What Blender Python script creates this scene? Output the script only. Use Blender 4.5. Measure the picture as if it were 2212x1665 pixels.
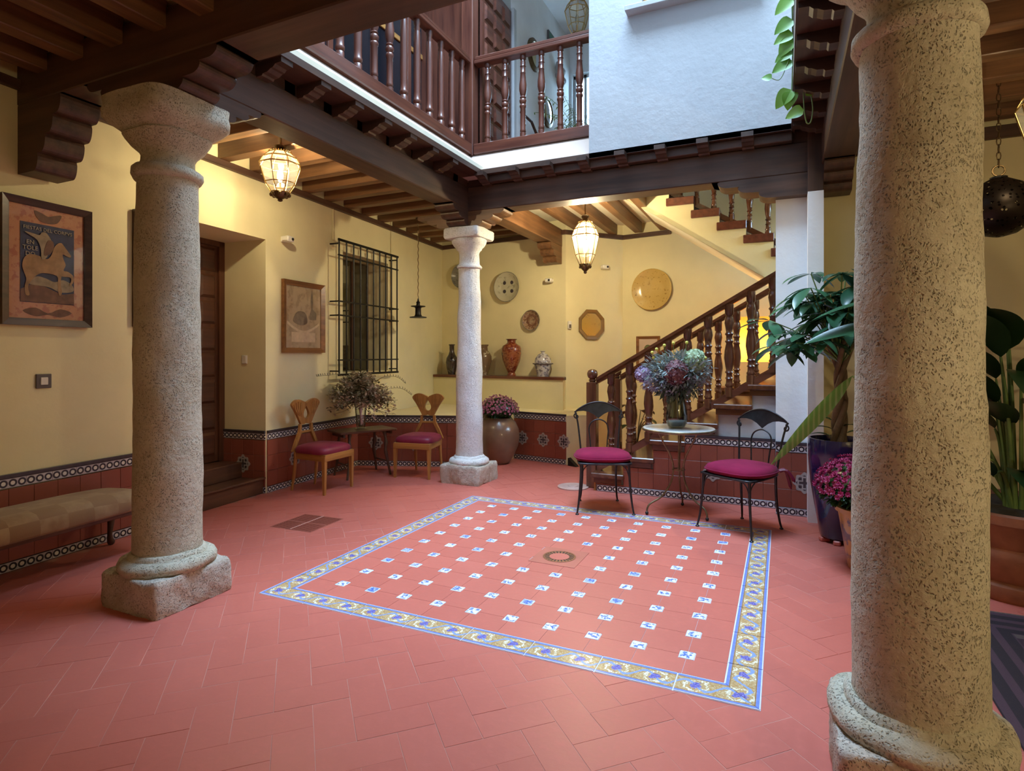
import bpy, math, random
from math import sin, cos, pi, radians as RD, hypot, atan2, sqrt
from mathutils import Vector, Matrix, noise as MN

random.seed(7)
SC = bpy.context.scene
COL = SC.collection
for _o in list(bpy.data.objects):
    bpy.data.objects.remove(_o)

# ------------------------------------------------------------ camera, sky, exposure
cam_d = bpy.data.cameras.new('camera')
cam_d.sensor_width = 36.0
cam_d.lens = 1265.0 / 2212.0 * 36.0
cam_d.shift_y = -66.5 / 2212.0
cam_d.clip_start = 0.05
cam = bpy.data.objects.new('camera', cam_d)
COL.objects.link(cam)
cam.location = (0, 0, 1.45)
cam.rotation_euler = (RD(90), 0, RD(24.78))
SC.camera = cam

W = bpy.data.worlds.new('overcast_sky')
SC.world = W
W.use_nodes = True
_bg = W.node_tree.nodes['Background']
_bg.inputs[0].default_value = (0.50, 0.73, 1.0, 1)
_bg.inputs[1].default_value = 37.0

def portal(name, loc, rot, sx, sy):
    l = bpy.data.lights.new(name, 'AREA'); l.shape = 'RECTANGLE'; l.size = sx; l.size_y = sy
    l.cycles.is_portal = True
    o = bpy.data.objects.new(name, l); o.location = loc; o.rotation_euler = rot
    COL.objects.link(o)
portal('patio_sky_opening', (-1.50, 4.01, 9.62), (0, 0, 0), 3.84, 3.46)

SC.view_settings.view_transform = 'Standard'
SC.view_settings.look = 'None'
SC.view_settings.exposure = 0.25
SC.view_settings.gamma = 1.0
SC.view_settings.use_curve_mapping = False
SC.cycles.max_bounces = 7
SC.cycles.use_adaptive_sampling = True
SC.cycles.adaptive_threshold = 0.02
SC.cycles.diffuse_bounces = 4
SC.cycles.glossy_bounces = 3
SC.cycles.transparent_max_bounces = 12
SC.cycles.sample_clamp_indirect = 6.0
SC.cycles.caustics_reflective = False
SC.cycles.caustics_refractive = False

# ------------------------------------------------------------ mesh helpers
class MB:
    def __init__(s):
        s.v = []; s.f = []
    def add(s, vs, fs):
        o = len(s.v); s.v += [tuple(p) for p in vs]; s.f += [tuple(i + o for i in f) for f in fs]; return s
    def xf(s, M, start=0):
        for i in range(start, len(s.v)):
            s.v[i] = tuple(M @ Vector(s.v[i]))
        return s
    def box(s, x0, x1, y0, y1, z0, z1, c=0.0):
        if c <= 0:
            return s.add([(x0,y0,z0),(x1,y0,z0),(x1,y1,z0),(x0,y1,z0),(x0,y0,z1),(x1,y0,z1),(x1,y1,z1),(x0,y1,z1)],
                         [(0,3,2,1),(4,5,6,7),(0,1,5,4),(1,2,6,5),(2,3,7,6),(3,0,4,7)])
        X=(x0,x1);Y=(y0,y1);Z=(z0,z1); sg=(1,-1); vs=[]; idx={}
        for a in (0,1):
            for b in (0,1):
                for d in (0,1):
                    px,py,pz = X[a],Y[b],Z[d]; ox,oy,oz = sg[a]*c,sg[b]*c,sg[d]*c
                    for k,p in enumerate(((px,py+oy,pz+oz),(px+ox,py,pz+oz),(px+ox,py+oy,pz))):
                        idx[a,b,d,k]=len(vs); vs.append(p)
        I=lambda a,b,d,k: idx[a,b,d,k]
        fs=[]
        q=[(0,0),(1,0),(1,1),(0,1)]
        fs.append([I(0,b,d,0) for b,d in reversed(q)]); fs.append([I(1,b,d,0) for b,d in q])
        fs.append([I(a,0,d,1) for a,d in q]); fs.append([I(a,1,d,1) for a,d in reversed(q)])
        fs.append([I(a,b,0,2) for a,b in reversed(q)]); fs.append([I(a,b,1,2) for a,b in q])
        for b in (0,1):
            for d in (0,1):
                fs.append([I(0,b,d,1),I(1,b,d,1),I(1,b,d,2),I(0,b,d,2)])
        for a in (0,1):
            for d in (0,1):
                fs.append([I(a,0,d,0),I(a,1,d,0),I(a,1,d,2),I(a,0,d,2)])
        for a in (0,1):
            for b in (0,1):
                fs.append([I(a,b,0,0),I(a,b,1,0),I(a,b,1,1),I(a,b,0,1)])
        for a in (0,1):
            for b in (0,1):
                for d in (0,1):
                    fs.append([I(a,b,d,0),I(a,b,d,1),I(a,b,d,2)])
        return s.add(vs, fs)
    def tube(s, pts, r, n=8, closed=False, cap=True):
        P=[Vector(p) for p in pts]; m=len(P); rs = r if isinstance(r,(list,tuple)) else [r]*m
        up=None; vs=[]; fs=[]
        for i in range(m):
            if closed: t=(P[(i+1)%m]-P[i-1])
            else: t=P[min(i+1,m-1)]-P[max(i-1,0)]
            t = t.normalized() if t.length>1e-9 else Vector((0,0,1))
            if up is None:
                up = Vector((0,0,1)) if abs(t.z)<.9 else Vector((1,0,0))
            a = up - t*up.dot(t)
            a = a.normalized() if a.length>1e-6 else t.orthogonal().normalized()
            up=a; b=t.cross(a)
            for k in range(n):
                w=2*pi*k/n; vs.append(P[i]+(a*cos(w)+b*sin(w))*rs[i])
        for i in range(m if closed else m-1):
            j=(i+1)%m
            for k in range(n):
                l=(k+1)%n; fs.append((i*n+k,i*n+l,j*n+l,j*n+k))
        if cap and not closed:
            fs.append(tuple(reversed(range(n)))); fs.append(tuple(range((m-1)*n,m*n)))
        return s.add(vs, fs)
    def lathe(s, prof, n=24, c=(0,0,0), cap=True, a0=0.0):
        vs=[]; fs=[]; m=len(prof)
        for r,z in prof:
            for k in range(n):
                w=2*pi*k/n+a0; vs.append((c[0]+r*cos(w),c[1]+r*sin(w),c[2]+z))
        for i in range(m-1):
            for k in range(n):
                l=(k+1)%n; fs.append((i*n+k,i*n+l,(i+1)*n+l,(i+1)*n+k))
        if cap:
            fs.append(tuple(reversed(range(n)))); fs.append(tuple(range((m-1)*n,m*n)))
        return s.add(vs, fs)
    def prism(s, poly, z0, z1):
        n=len(poly)
        A=sum(poly[i][0]*poly[(i+1)%n][1]-poly[(i+1)%n][0]*poly[i][1] for i in range(n))
        if A<0: poly=list(reversed(poly))
        vs=[(x,y,z0) for x,y in poly]+[(x,y,z1) for x,y in poly]
        fs=[tuple(reversed(range(n))),tuple(range(n,2*n))]+[(i,(i+1)%n,(i+1)%n+n,i+n) for i in range(n)]
        return s.add(vs, fs)
    def ball(s, c, r, n=8, m=6, sz=1.0):
        return s.lathe([(max(r*sin(pi*i/m),1e-4), -r*sz*cos(pi*i/m)) for i in range(m+1)], n, c, cap=False)
    def noise(s, amp, sc, start=0, seed=0):
        for i in range(start,len(s.v)):
            v=Vector(s.v[i]); d=MN.noise_vector(v*sc+Vector((seed,seed*.7,seed*1.3)))
            s.v[i]=tuple(v+d*amp)
        return s
    def build(s, name, mat, parent=None, smooth=None, loc=None, rot=None):
        me=bpy.data.meshes.new(name); me.from_pydata(s.v,[],s.f); me.update()
        if smooth is not None:
            me.shade_smooth()
            if smooth < 170: me.set_sharp_from_angle(angle=RD(smooth))
        if mat: me.materials.append(mat)
        return link(name, me, parent, loc, rot)

def link(name, me, parent=None, loc=None, rot=None):
    o=bpy.data.objects.new(name, me); COL.objects.link(o)
    if parent: o.parent=parent
    if loc is not None: o.location=loc
    if rot is not None: o.rotation_euler = rot if isinstance(rot,(tuple,list)) else (0,0,rot)
    return o

def tag(o, label=None, cat=None, group=None, kind=None):
    if label: o['label']=label
    if cat: o['category']=cat
    if group: o['group']=group
    if kind: o['kind']=kind
    return o

def thing(name, label, cat, loc=(0,0,0), rz=0.0, group=None):
    o=bpy.data.objects.new(name,None); COL.objects.link(o); o.empty_display_size=.1
    o.location=loc; o.rotation_euler=(0,0,rz)
    return tag(o,label,cat,group)

def sroot(name, loc=(0,0,0), rz=0.0):
    o=bpy.data.objects.new(name,None); COL.objects.link(o); o.location=loc; o.rotation_euler=(0,0,rz); o['kind']='structure'
    return o

def struct(name, mb, mat, smooth=None, loc=None, rot=None):
    o=mb.build(name,mat,None,smooth,loc,rot); o['kind']='structure'; return o

def copy_tree(root, loc=None, rz=None, label=None, group=None):
    r=root.copy(); COL.objects.link(r)
    if loc is not None: r.location=loc
    if rz is not None: r.rotation_euler=(0,0,rz)
    if label: r['label']=label
    if group: r['group']=group
    for ch in root.children:
        c=ch.copy(); COL.objects.link(c); c.parent=r
        for g in ch.children:
            d=g.copy(); COL.objects.link(d); d.parent=c
    return r

def shape2d(loops, depth):
    cu=bpy.data.curves.new('outline','CURVE'); cu.dimensions='2D'; cu.fill_mode='BOTH'; cu.extrude=depth/2
    for lp in loops:
        sp=cu.splines.new('POLY'); sp.points.add(len(lp)-1)
        for p,q in zip(sp.points,lp): p.co=(q[0],q[1],0,1)
        sp.use_cyclic_u=True
    ob=bpy.data.objects.new('outline',cu)
    me=bpy.data.meshes.new_from_object(ob)
    mb=MB(); mb.add([v.co[:] for v in me.vertices],[tuple(p.vertices) for p in me.polygons])
    bpy.data.objects.remove(ob); bpy.data.curves.remove(cu); bpy.data.meshes.remove(me)
    return mb
XZ=Matrix(((1,0,0,0),(0,0,-1,0),(0,1,0,0),(0,0,0,1)))     # plane XY -> XZ, thickness along Y
YZ=Matrix(((0,0,1,0),(1,0,0,0),(0,1,0,0),(0,0,0,1)))      # plane XY -> YZ, thickness along X

def textmesh(txt, size, font_depth=.001):
    cu=bpy.data.curves.new('lettering','FONT'); cu.body=txt; cu.size=size; cu.extrude=font_depth; cu.align_x='CENTER'; cu.resolution_u=2
    ob=bpy.data.objects.new('lettering',cu)
    me=bpy.data.meshes.new_from_object(ob)
    mb=MB(); mb.add([v.co[:] for v in me.vertices],[tuple(p.vertices) for p in me.polygons])
    bpy.data.objects.remove(ob); bpy.data.curves.remove(cu); bpy.data.meshes.remove(me)
    return mb

def smoothpts(pts, k=6):
    P=[Vector(p) for p in pts]; out=[]
    for i in range(len(P)-1):
        a=P[max(i-1,0)]; b=P[i]; c=P[i+1]; d=P[min(i+2,len(P)-1)]
        for j in range(k):
            t=j/k
            out.append(.5*((2*b)+(c-a)*t+(2*a-5*b+4*c-d)*t*t+(3*b-a-3*c+d)*t**3))
    out.append(P[-1]); return out

# ------------------------------------------------------------ materials
def newmat(name):
    m=bpy.data.materials.new(name); m.use_nodes=True
    nt=m.node_tree; b=nt.nodes['Principled BSDF']; return m,nt,b
def node(nt, typ, ins=None, **props):
    n=nt.nodes.new(typ)
    for k,v in props.items(): setattr(n,k,v)
    for k,v in (ins or {}).items():
        if isinstance(v, bpy.types.NodeSocket): nt.links.new(v,n.inputs[k])
        else: n.inputs[k].default_value=v
    return n
def rgba(c): return (c[0],c[1],c[2],1)
def mixc(nt, f, a, b, mode='MIX'):
    n=nt.nodes.new('ShaderNodeMix'); n.data_type='RGBA'; n.blend_type=mode
    for i,v in ((0,f),(6,a),(7,b)):
        if isinstance(v,bpy.types.NodeSocket): nt.links.new(v,n.inputs[i])
        else: n.inputs[i].default_value = v if i==0 else rgba(v)
    return n.outputs[2]
def math_(nt, op, a, b=None, c=None, clamp=False):
    n=nt.nodes.new('ShaderNodeMath'); n.operation=op; n.use_clamp=clamp
    for i,v in enumerate((a,b,c)):
        if v is None: continue
        if isinstance(v,bpy.types.NodeSocket): nt.links.new(v,n.inputs[i])
        else: n.inputs[i].default_value=v
    return n.outputs[0]
def ocoord(nt, scale=(1,1,1)):
    tc=nt.nodes.new('ShaderNodeTexCoord')
    mp=node(nt,'ShaderNodeMapping',{'Vector':tc.outputs['Object'],'Scale':scale})
    return mp.outputs[0]
def noise(nt, vec, sc, det=4, rough=.55, out=0):
    return node(nt,'ShaderNodeTexNoise',{'Vector':vec,'Scale':sc,'Detail':det,'Roughness':rough}).outputs[out]
def ramp(nt, f, a, b):
    return node(nt,'ShaderNodeMapRange',{'Value':f,'From Min':a,'From Max':b}).outputs[0]
def bump(nt, b, h, strength=.3, dist=.01):
    n=node(nt,'ShaderNodeBump',{'Height':h,'Strength':strength,'Distance':dist}); nt.links.new(n.outputs[0],b.inputs['Normal'])

def P(name, base, rough=.6, metal=0.0, var=.12, vs=4.0, bmp=0.0, bs=60.0, bd=.004, spec=.5, coat=0.0, sheen=0.0):
    m,nt,b=newmat(name)
    b.inputs['Roughness'].default_value=rough; b.inputs['Metallic'].default_value=metal
    b.inputs['Specular IOR Level'].default_value=spec; b.inputs['Coat Weight'].default_value=coat; b.inputs['Coat Roughness'].default_value=.08
    b.inputs['Sheen Weight'].default_value=sheen
    if var>0 or bmp>0: v=ocoord(nt)
    if var>0:
        f=noise(nt,v,vs)
        lo=tuple(x*(1-var) for x in base); hi=tuple(min(x*(1+var),1) for x in base)
        nt.links.new(mixc(nt,ramp(nt,f,.3,.7),lo,hi),b.inputs['Base Color'])
    else: b.inputs['Base Color'].default_value=rgba(base)
    if bmp>0: bump(nt,b,noise(nt,v,bs,3),bmp,bd)
    return m

def WOOD(name, c1, c2, axis='x', rough=.42, sc=22.0, coat=0.0):
    m,nt,b=newmat(name); s={'x':(.06,1,1),'y':(1,.06,1),'z':(1,1,.06)}[axis]
    v=ocoord(nt,s); f=noise(nt,v,sc,5,.6); g=noise(nt,ocoord(nt),1.7,2)
    f2=math_(nt,'ADD',math_(nt,'MULTIPLY',f,.75),math_(nt,'MULTIPLY',g,.25))
    nt.links.new(mixc(nt,ramp(nt,f2,.36,.62),c1,c2),b.inputs['Base Color'])
    b.inputs['Roughness'].default_value=rough; b.inputs['Coat Weight'].default_value=coat; b.inputs['Coat Roughness'].default_value=.12
    bump(nt,b,f,.25,.003); return m

def STONE(name, c1, c2, c3, pit=.6):
    m,nt,b=newmat(name); v=ocoord(nt)
    big=noise(nt,v,3.5,5); fine=noise(nt,v,38,4,.65)
    vd=node(nt,'ShaderNodeVectorMath',{0:v,1:node(nt,'ShaderNodeVectorMath',{0:noise(nt,v,22,3,.6,1),1:(.05,.05,.05)},operation='MULTIPLY').outputs[0]},operation='ADD').outputs[0]
    vo=node(nt,'ShaderNodeTexVoronoi',{'Vector':node(nt,'ShaderNodeMapping',{'Vector':vd,'Scale':(1,1,.7)}).outputs[0],'Scale':115.0,'Randomness':1.0})
    pm=ramp(nt,vo.outputs['Distance'],.42,.12)
    gate=ramp(nt,noise(nt,v,9,4,.7),.34,.54)
    pits=math_(nt,'MULTIPLY',pm,gate,clamp=True)
    col=mixc(nt,ramp(nt,big,.35,.65),c1,c2); col=mixc(nt,math_(nt,'MULTIPLY',ramp(nt,fine,.45,.7),.4),col,c3)
    col=mixc(nt,math_(nt,'MULTIPLY',pits,.7),col,tuple(x*.3 for x in c1))
    nt.links.new(col,b.inputs['Base Color']); b.inputs['Roughness'].default_value=.85
    hgt=math_(nt,'SUBTRACT',math_(nt,'MULTIPLY',fine,.8),math_(nt,'MULTIPLY',pits,pit))
    bump(nt,b,hgt,.8,.012); return m

def GLASS(name, tint=(1,1,1), glossy=.12, fres=.7):
    m,nt,b=newmat(name); nt.nodes.remove(b); out=nt.nodes['Material Output']
    tr=node(nt,'ShaderNodeBsdfTransparent',{'Color':rgba(tint)}); gl=node(nt,'ShaderNodeBsdfGlossy',{'Roughness':.03})
    lw=node(nt,'ShaderNodeLayerWeight',{'Blend':.25}); f=math_(nt,'ADD',math_(nt,'MULTIPLY',lw.outputs['Fresnel'],fres),glossy*.3,clamp=True)
    mx=node(nt,'ShaderNodeMixShader',{0:f,1:tr.outputs[0],2:gl.outputs[0]}); nt.links.new(mx.outputs[0],out.inputs[0]); return m

def EMIT(name, col, st):
    m,nt,b=newmat(name); b.inputs['Base Color'].default_value=rgba(col); b.inputs['Emission Color'].default_value=rgba(col); b.inputs['Emission Strength'].default_value=st; return m

def LEAF(name, c1, c2, rough=.35, trans=.25, vs=6.0):
    m,nt,b=newmat(name); v=ocoord(nt)
    info=node(nt,'ShaderNodeObjectInfo').outputs['Random']; isl=node(nt,'ShaderNodeNewGeometry').outputs['Random Per Island']
    f=math_(nt,'FRACT',math_(nt,'ADD',math_(nt,'ADD',info,isl),math_(nt,'MULTIPLY',noise(nt,v,vs),.4)))
    c=mixc(nt,f,c1,c2); nt.links.new(c,b.inputs['Base Color']); b.inputs['Roughness'].default_value=rough
    out=nt.nodes['Material Output']; tl=node(nt,'ShaderNodeBsdfTranslucent',{'Color':c})
    mx=node(nt,'ShaderNodeMixShader',{0:trans,1:b.outputs[0],2:tl.outputs[0]}); nt.links.new(mx.outputs[0],out.inputs[0]); return m

M={}
M['yellow']=P('yellow_plaster',(.75,.67,.41),.9,var=.05,vs=2.0,bmp=.25,bs=35,bd=.004,spec=.2)
M['white']=P('white_plaster_dim_tone',(.47,.475,.485),.9,var=.05,vs=2.5,bmp=.35,bs=14,bd=.012,spec=.2)  # same white paint as the pilaster, darkened to hold down the skylight
M['pilaster']=P('white_plaster_lit_tone',(.86,.87,.88),.9,var=.05,vs=2.5,bmp=.3,bs=14,bd=.01,spec=.2)  # same paint as the upper wall, lightened in place of stronger daylight
M['cream']=P('cream_ceiling',(.80,.74,.58),.9,var=.04,bmp=.2,bs=20,spec=.2)
M['fascia']=P('white_coving',(.52,.39,.32),.8,var=.06,vs=3,spec=.3)
for ax in 'xyz':
    M['beam'+ax]=WOOD('dark_beam_wood_'+ax,(.042,.020,.013),(.105,.050,.030),ax,.5,14)
    M['joist'+ax]=WOOD('brown_joist_wood_'+ax,(.085,.038,.016),(.21,.098,.040),ax,.45,16)
    M['red'+ax]=WOOD('reddish_wood_'+ax,(.075,.021,.013),(.165,.052,.029),ax,.3,20,.3)
    M['stair'+ax]=WOOD('varnished_stair_wood_'+ax,(.065,.020,.010),(.15,.052,.023),ax,.22,20,.4)
    M['tan'+ax]=WOOD('honey_wood_'+ax,(.28,.12,.030),(.46,.22,.060),ax,.35,24,.2)
    M['door'+ax]=WOOD('dark_door_wood_'+ax,(.06,.022,.012),(.13,.05,.024),ax,.4,18)
M['stone']=STONE('brown_stone',(.43,.385,.29),(.55,.51,.41),(.68,.65,.57))
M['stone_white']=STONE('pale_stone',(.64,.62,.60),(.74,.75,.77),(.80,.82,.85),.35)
M['plinth']=STONE('rough_plinth_stone',(.38,.31,.25),(.55,.49,.42),(.68,.64,.6),.7)
M['black']=P('black_iron',(.018,.016,.015),.45,.6,var=.2,vs=30,bmp=.2,bs=80)
M['bronze']=P('aged_bronze',(.16,.105,.05),.38,.9,var=.25,vs=25)
M['brass']=P('brass_trim',(.55,.36,.13),.28,1.0,var=.15,vs=25)
M['chairiron']=P('grey_wrought_iron',(.045,.045,.05),.38,.8,var=.25,vs=25)
M['crest']=P('blued_sheet_steel',(.055,.07,.085),.3,.8,var=.2,vs=14)
M['gold_iron']=P('gilded_iron',(.20,.15,.09),.4,.8,var=.3,vs=25)
M['magenta']=P('magenta_velvet',(.21,.008,.042),.85,spec=.15,var=.12,vs=9,bmp=.15,bs=160,sheen=.05)
M['wine']=P('wine_velvet',(.20,.008,.040),.5,var=.15,vs=6,bmp=.15,bs=120,sheen=.05)
M['lampglass']=GLASS('lantern_glass',(1,.97,.90),.2)
_nt=M['lampglass'].node_tree; _out=_nt.nodes['Material Output']; _old=_out.inputs[0].links[0].from_socket
_tl=node(_nt,'ShaderNodeBsdfTranslucent',{'Color':(1,.93,.78,1)}); _mx=node(_nt,'ShaderNodeMixShader',{0:.02,1:_old,2:_tl.outputs[0]}); _nt.links.new(_mx.outputs[0],_out.inputs[0])
M['clear']=GLASS('clear_glass',(.93,.96,.95),.35)
M['smoke']=GLASS('smoky_green_glass',(.55,.62,.58),.5)
M['pane']=GLASS('window_pane_glass',(.8,.85,.85),.8)
M['darkpane']=P('dark_window_glass',(.012,.012,.016),.06,var=0)
M['bulb']=EMIT('lit_bulb',(1,.78,.45),60)
M['plastic']=P('white_plastic',(.75,.72,.66),.4,var=0)
M['greyplate']=P('grey_switch_plate',(.11,.09,.085),.4,var=.05)
M['dark']=P('dark_interior',(.02,.015,.012),.8,var=.1)
M['grout']=P('pale_pink_grout',(.52,.25,.20),.95,var=.12,vs=3)
M['soil']=P('potting_soil',(.03,.02,.014),.95,var=.3,vs=40,bmp=.6,bs=60)

def tile_mat(name, a, b_, c, rough=.42):
    m,nt,b=newmat(name)
    info=node(nt,'ShaderNodeObjectInfo').outputs['Random']; isl=node(nt,'ShaderNodeNewGeometry').outputs['Random Per Island']
    r=math_(nt,'FRACT',math_(nt,'ADD',math_(nt,'MULTIPLY',info,7.13),math_(nt,'MULTIPLY',isl,3.71)))
    tc=nt.nodes.new('ShaderNodeNewGeometry').outputs['Position']
    n1=noise(nt,tc,1.6,3); n2=noise(nt,tc,26,4)
    col=mixc(nt,r,a,b_); col=mixc(nt,math_(nt,'MULTIPLY',ramp(nt,n1,.42,.68),.4),col,c)
    col=mixc(nt,math_(nt,'MULTIPLY',ramp(nt,n2,.5,.75),.18),col,tuple(min(1,x*1.5) for x in a))
    nt.links.new(col,b.inputs['Base Color'])
    nt.links.new(ramp(nt,n1,-.6,1.9) if False else math_(nt,'ADD',rough-.08,math_(nt,'MULTIPLY',n2,.2)),b.inputs['Roughness'])
    b.inputs['Specular IOR Level'].default_value=.42
    bump(nt,b,math_(nt,'ADD',n2,math_(nt,'MULTIPLY',n1,2)),.12,.006); return m
M['terra']=tile_mat('terracotta_floor_tile',(.48,.122,.092),(.52,.138,.104),(.45,.114,.086),.40)
M['terra2']=tile_mat('terracotta_field_tile',(.52,.134,.100),(.56,.150,.112),(.50,.128,.096),.42)
M['dado']=tile_mat('glazed_brown_dado_tile',(.25,.068,.044),(.30,.086,.056),(.22,.058,.038),.30)

def band_mat():
    m,nt,b=newmat('ring_pattern_border_tile'); tc=nt.nodes.new('ShaderNodeTexCoord').outputs['Object']
    sp=node(nt,'ShaderNodeSeparateXYZ',{0:tc}); p=.055
    x=math_(nt,'SUBTRACT',math_(nt,'PINGPONG',sp.outputs[0],p/2),0.0)        # 0..p/2, zero on the circle centres
    z=sp.outputs[2]
    d=math_(nt,'SQRT',math_(nt,'ADD',math_(nt,'MULTIPLY',x,x),math_(nt,'MULTIPLY',z,z)))
    disc=math_(nt,'LESS_THAN',d,.0135); ring=math_(nt,'LESS_THAN',d,.0255)
    edge=math_(nt,'GREATER_THAN',math_(nt,'ABSOLUTE',z),.030)
    col=mixc(nt,ring,(.50,.46,.50),(.022,.020,.030)); col=mixc(nt,disc,col,(.72,.69,.64)); col=mixc(nt,edge,col,(.035,.028,.04))
    nt.links.new(col,b.inputs['Base Color']); b.inputs['Roughness'].default_value=.25; return m
M['band']=band_mat()

def inlay_mat():
    m,nt,b=newmat('blue_white_inlay_tile'); tc=nt.nodes.new('ShaderNodeTexCoord').outputs['Object']
    r=node(nt,'ShaderNodeObjectInfo').outputs['Random']
    off=node(nt,'ShaderNodeCombineXYZ',{0:math_(nt,'MULTIPLY',r,91.0),1:math_(nt,'MULTIPLY',r,37.0),2:math_(nt,'MULTIPLY',r,13.0)})
    v=node(nt,'ShaderNodeVectorMath',{0:tc,1:off.outputs[0]},operation='ADD').outputs[0]
    f=noise(nt,v,46,2.5,.5); g=noise(nt,v,95,2)
    sp=node(nt,'ShaderNodeSeparateXYZ',{0:tc})
    md=math_(nt,'MAXIMUM',math_(nt,'ABSOLUTE',sp.outputs[0]),math_(nt,'ABSOLUTE',sp.outputs[1]))
    rad=node(nt,'ShaderNodeVectorMath',{0:tc},operation='LENGTH').outputs['Value']
    inside=math_(nt,'MULTIPLY',ramp(nt,md,.0335,.027),1.0,clamp=True)
    shape=ramp(nt,math_(nt,'SUBTRACT',f,math_(nt,'MULTIPLY',rad,2.6)),.435,.46)
    mk=math_(nt,'MULTIPLY',math_(nt,'MULTIPLY',shape,inside),ramp(nt,g,.25,.55),clamp=True)
    blue=mixc(nt,g,(.02,.05,.33),(.10,.22,.62))
    wash=math_(nt,'MULTIPLY',math_(nt,'GREATER_THAN',math_(nt,'FRACT',math_(nt,'MULTIPLY',r,17.3)),.86),inside)
    col=mixc(nt,math_(nt,'MULTIPLY',wash,.6),(.80,.83,.88),(.15,.25,.62)); col=mixc(nt,mk,col,blue)
    nt.links.new(col,b.inputs['Base Color']); b.inputs['Roughness'].default_value=.18; return m
M['inlay']=inlay_mat()

def border_mat(flip):
    m,nt,b=newmat('scroll_border_tile'); tc=nt.nodes.new('ShaderNodeTexCoord').outputs['Object']
    sp=node(nt,'ShaderNodeSeparateXYZ',{0:tc}); x=sp.outputs[0]; y=sp.outputs[1]
    nz=noise(nt,tc,55,3); nz2=noise(nt,tc,130,2); wb=math_(nt,'MULTIPLY',math_(nt,'SUBTRACT',nz,.5),.022)
    xs=math_(nt,'MULTIPLY',x,2*pi/.1755)
    wave=math_(nt,'MULTIPLY',math_(nt,'SINE',xs),.034)
    dv=math_(nt,'ABSOLUTE',math_(nt,'ADD',math_(nt,'SUBTRACT',y,wave),wb))
    vine=math_(nt,'LESS_THAN',dv,math_(nt,'ADD',.002,math_(nt,'MULTIPLY',nz2,.012)))
    # flower heads inside each bend of the scroll
    fx=math_(nt,'SUBTRACT',math_(nt,'PINGPONG',math_(nt,'ADD',x,.0439),.08775/2*1.0),0.0)
    fx2=math_(nt,'SUBTRACT',math_(nt,'MODULO',math_(nt,'ADD',x,8.775),.1755),.08775)
    fy=math_(nt,'ADD',y,math_(nt,'MULTIPLY',math_(nt,'SINE',xs),.010))
    rr=math_(nt,'SQRT',math_(nt,'ADD',math_(nt,'MULTIPLY',math_(nt,'MULTIPLY',fx2,fx2),.8),math_(nt,'MULTIPLY',fy,fy)))
    rr=math_(nt,'ADD',rr,math_(nt,'MULTIPLY',math_(nt,'SUBTRACT',noise(nt,tc,30,3),.5),.060))
    flower=math_(nt,'LESS_THAN',rr,.0215)
    halo=math_(nt,'MULTIPLY',math_(nt,'LESS_THAN',math_(nt,'ABSOLUTE',math_(nt,'SUBTRACT',rr,.043)),.0062),math_(nt,'GREATER_THAN',nz2,.46))
    ay=math_(nt,'ABSOLUTE',y)
    edge=math_(nt,'GREATER_THAN',ay,.0565); rim=math_(nt,'GREATER_THAN',ay,.0705); line=math_(nt,'LESS_THAN',math_(nt,'ABSOLUTE',math_(nt,'SUBTRACT',ay,.0535)),.0022)
    base=mixc(nt,ramp(nt,nz,.35,.65),(.42,.24,.09),(.56,.39,.20))
    leaf=math_(nt,'GREATER_THAN',nz2,.60)
    col=mixc(nt,math_(nt,'MULTIPLY',leaf,.8),base,(.66,.62,.42)); col=mixc(nt,halo,col,(.80,.76,.58)); col=mixc(nt,vine,col,(.24,.34,.60))
    col=mixc(nt,flower,col,mixc(nt,ramp(nt,nz2,.4,.6),(.10,.09,.34),(.24,.22,.56)))
    col=mixc(nt,edge,col,mixc(nt,nz,(.13,.19,.56),(.22,.30,.66))); col=mixc(nt,line,col,(.30,.17,.08)); col=mixc(nt,rim,col,(.70,.72,.86))
    nt.links.new(col,b.inputs['Base Color']); b.inputs['Roughness'].default_value=.16; return m
M['border']=border_mat(0)

def speckle(name, base, dark, sc=40.0, th=.6, rough=.25, light=None, metal=0.0):
    m,nt,b=newmat(name); v=ocoord(nt); f=noise(nt,v,sc,3,.6); g=noise(nt,v,sc*.3,3)
    col=mixc(nt,ramp(nt,f,th,th+.08),base,dark); col=mixc(nt,math_(nt,'MULTIPLY',ramp(nt,g,.5,.75),.5),col,light or base)
    nt.links.new(col,b.inputs['Base Color']); b.inputs['Roughness'].default_value=rough; b.inputs['Metallic'].default_value=metal; b.inputs['Coat Weight'].default_value=.4; return m
# ============================================================ THE SETTING
AL=RD(95.22)                                    # the left wall runs 5 degrees off the patio axis
def wallX(y): return -4.498-.0914*y
def LW(s, y, z=0.0):                            # left wall frame: s along, y into the wall
    return (-4.498+cos(AL)*s-sin(AL)*y, sin(AL)*s+cos(AL)*y, z)

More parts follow.
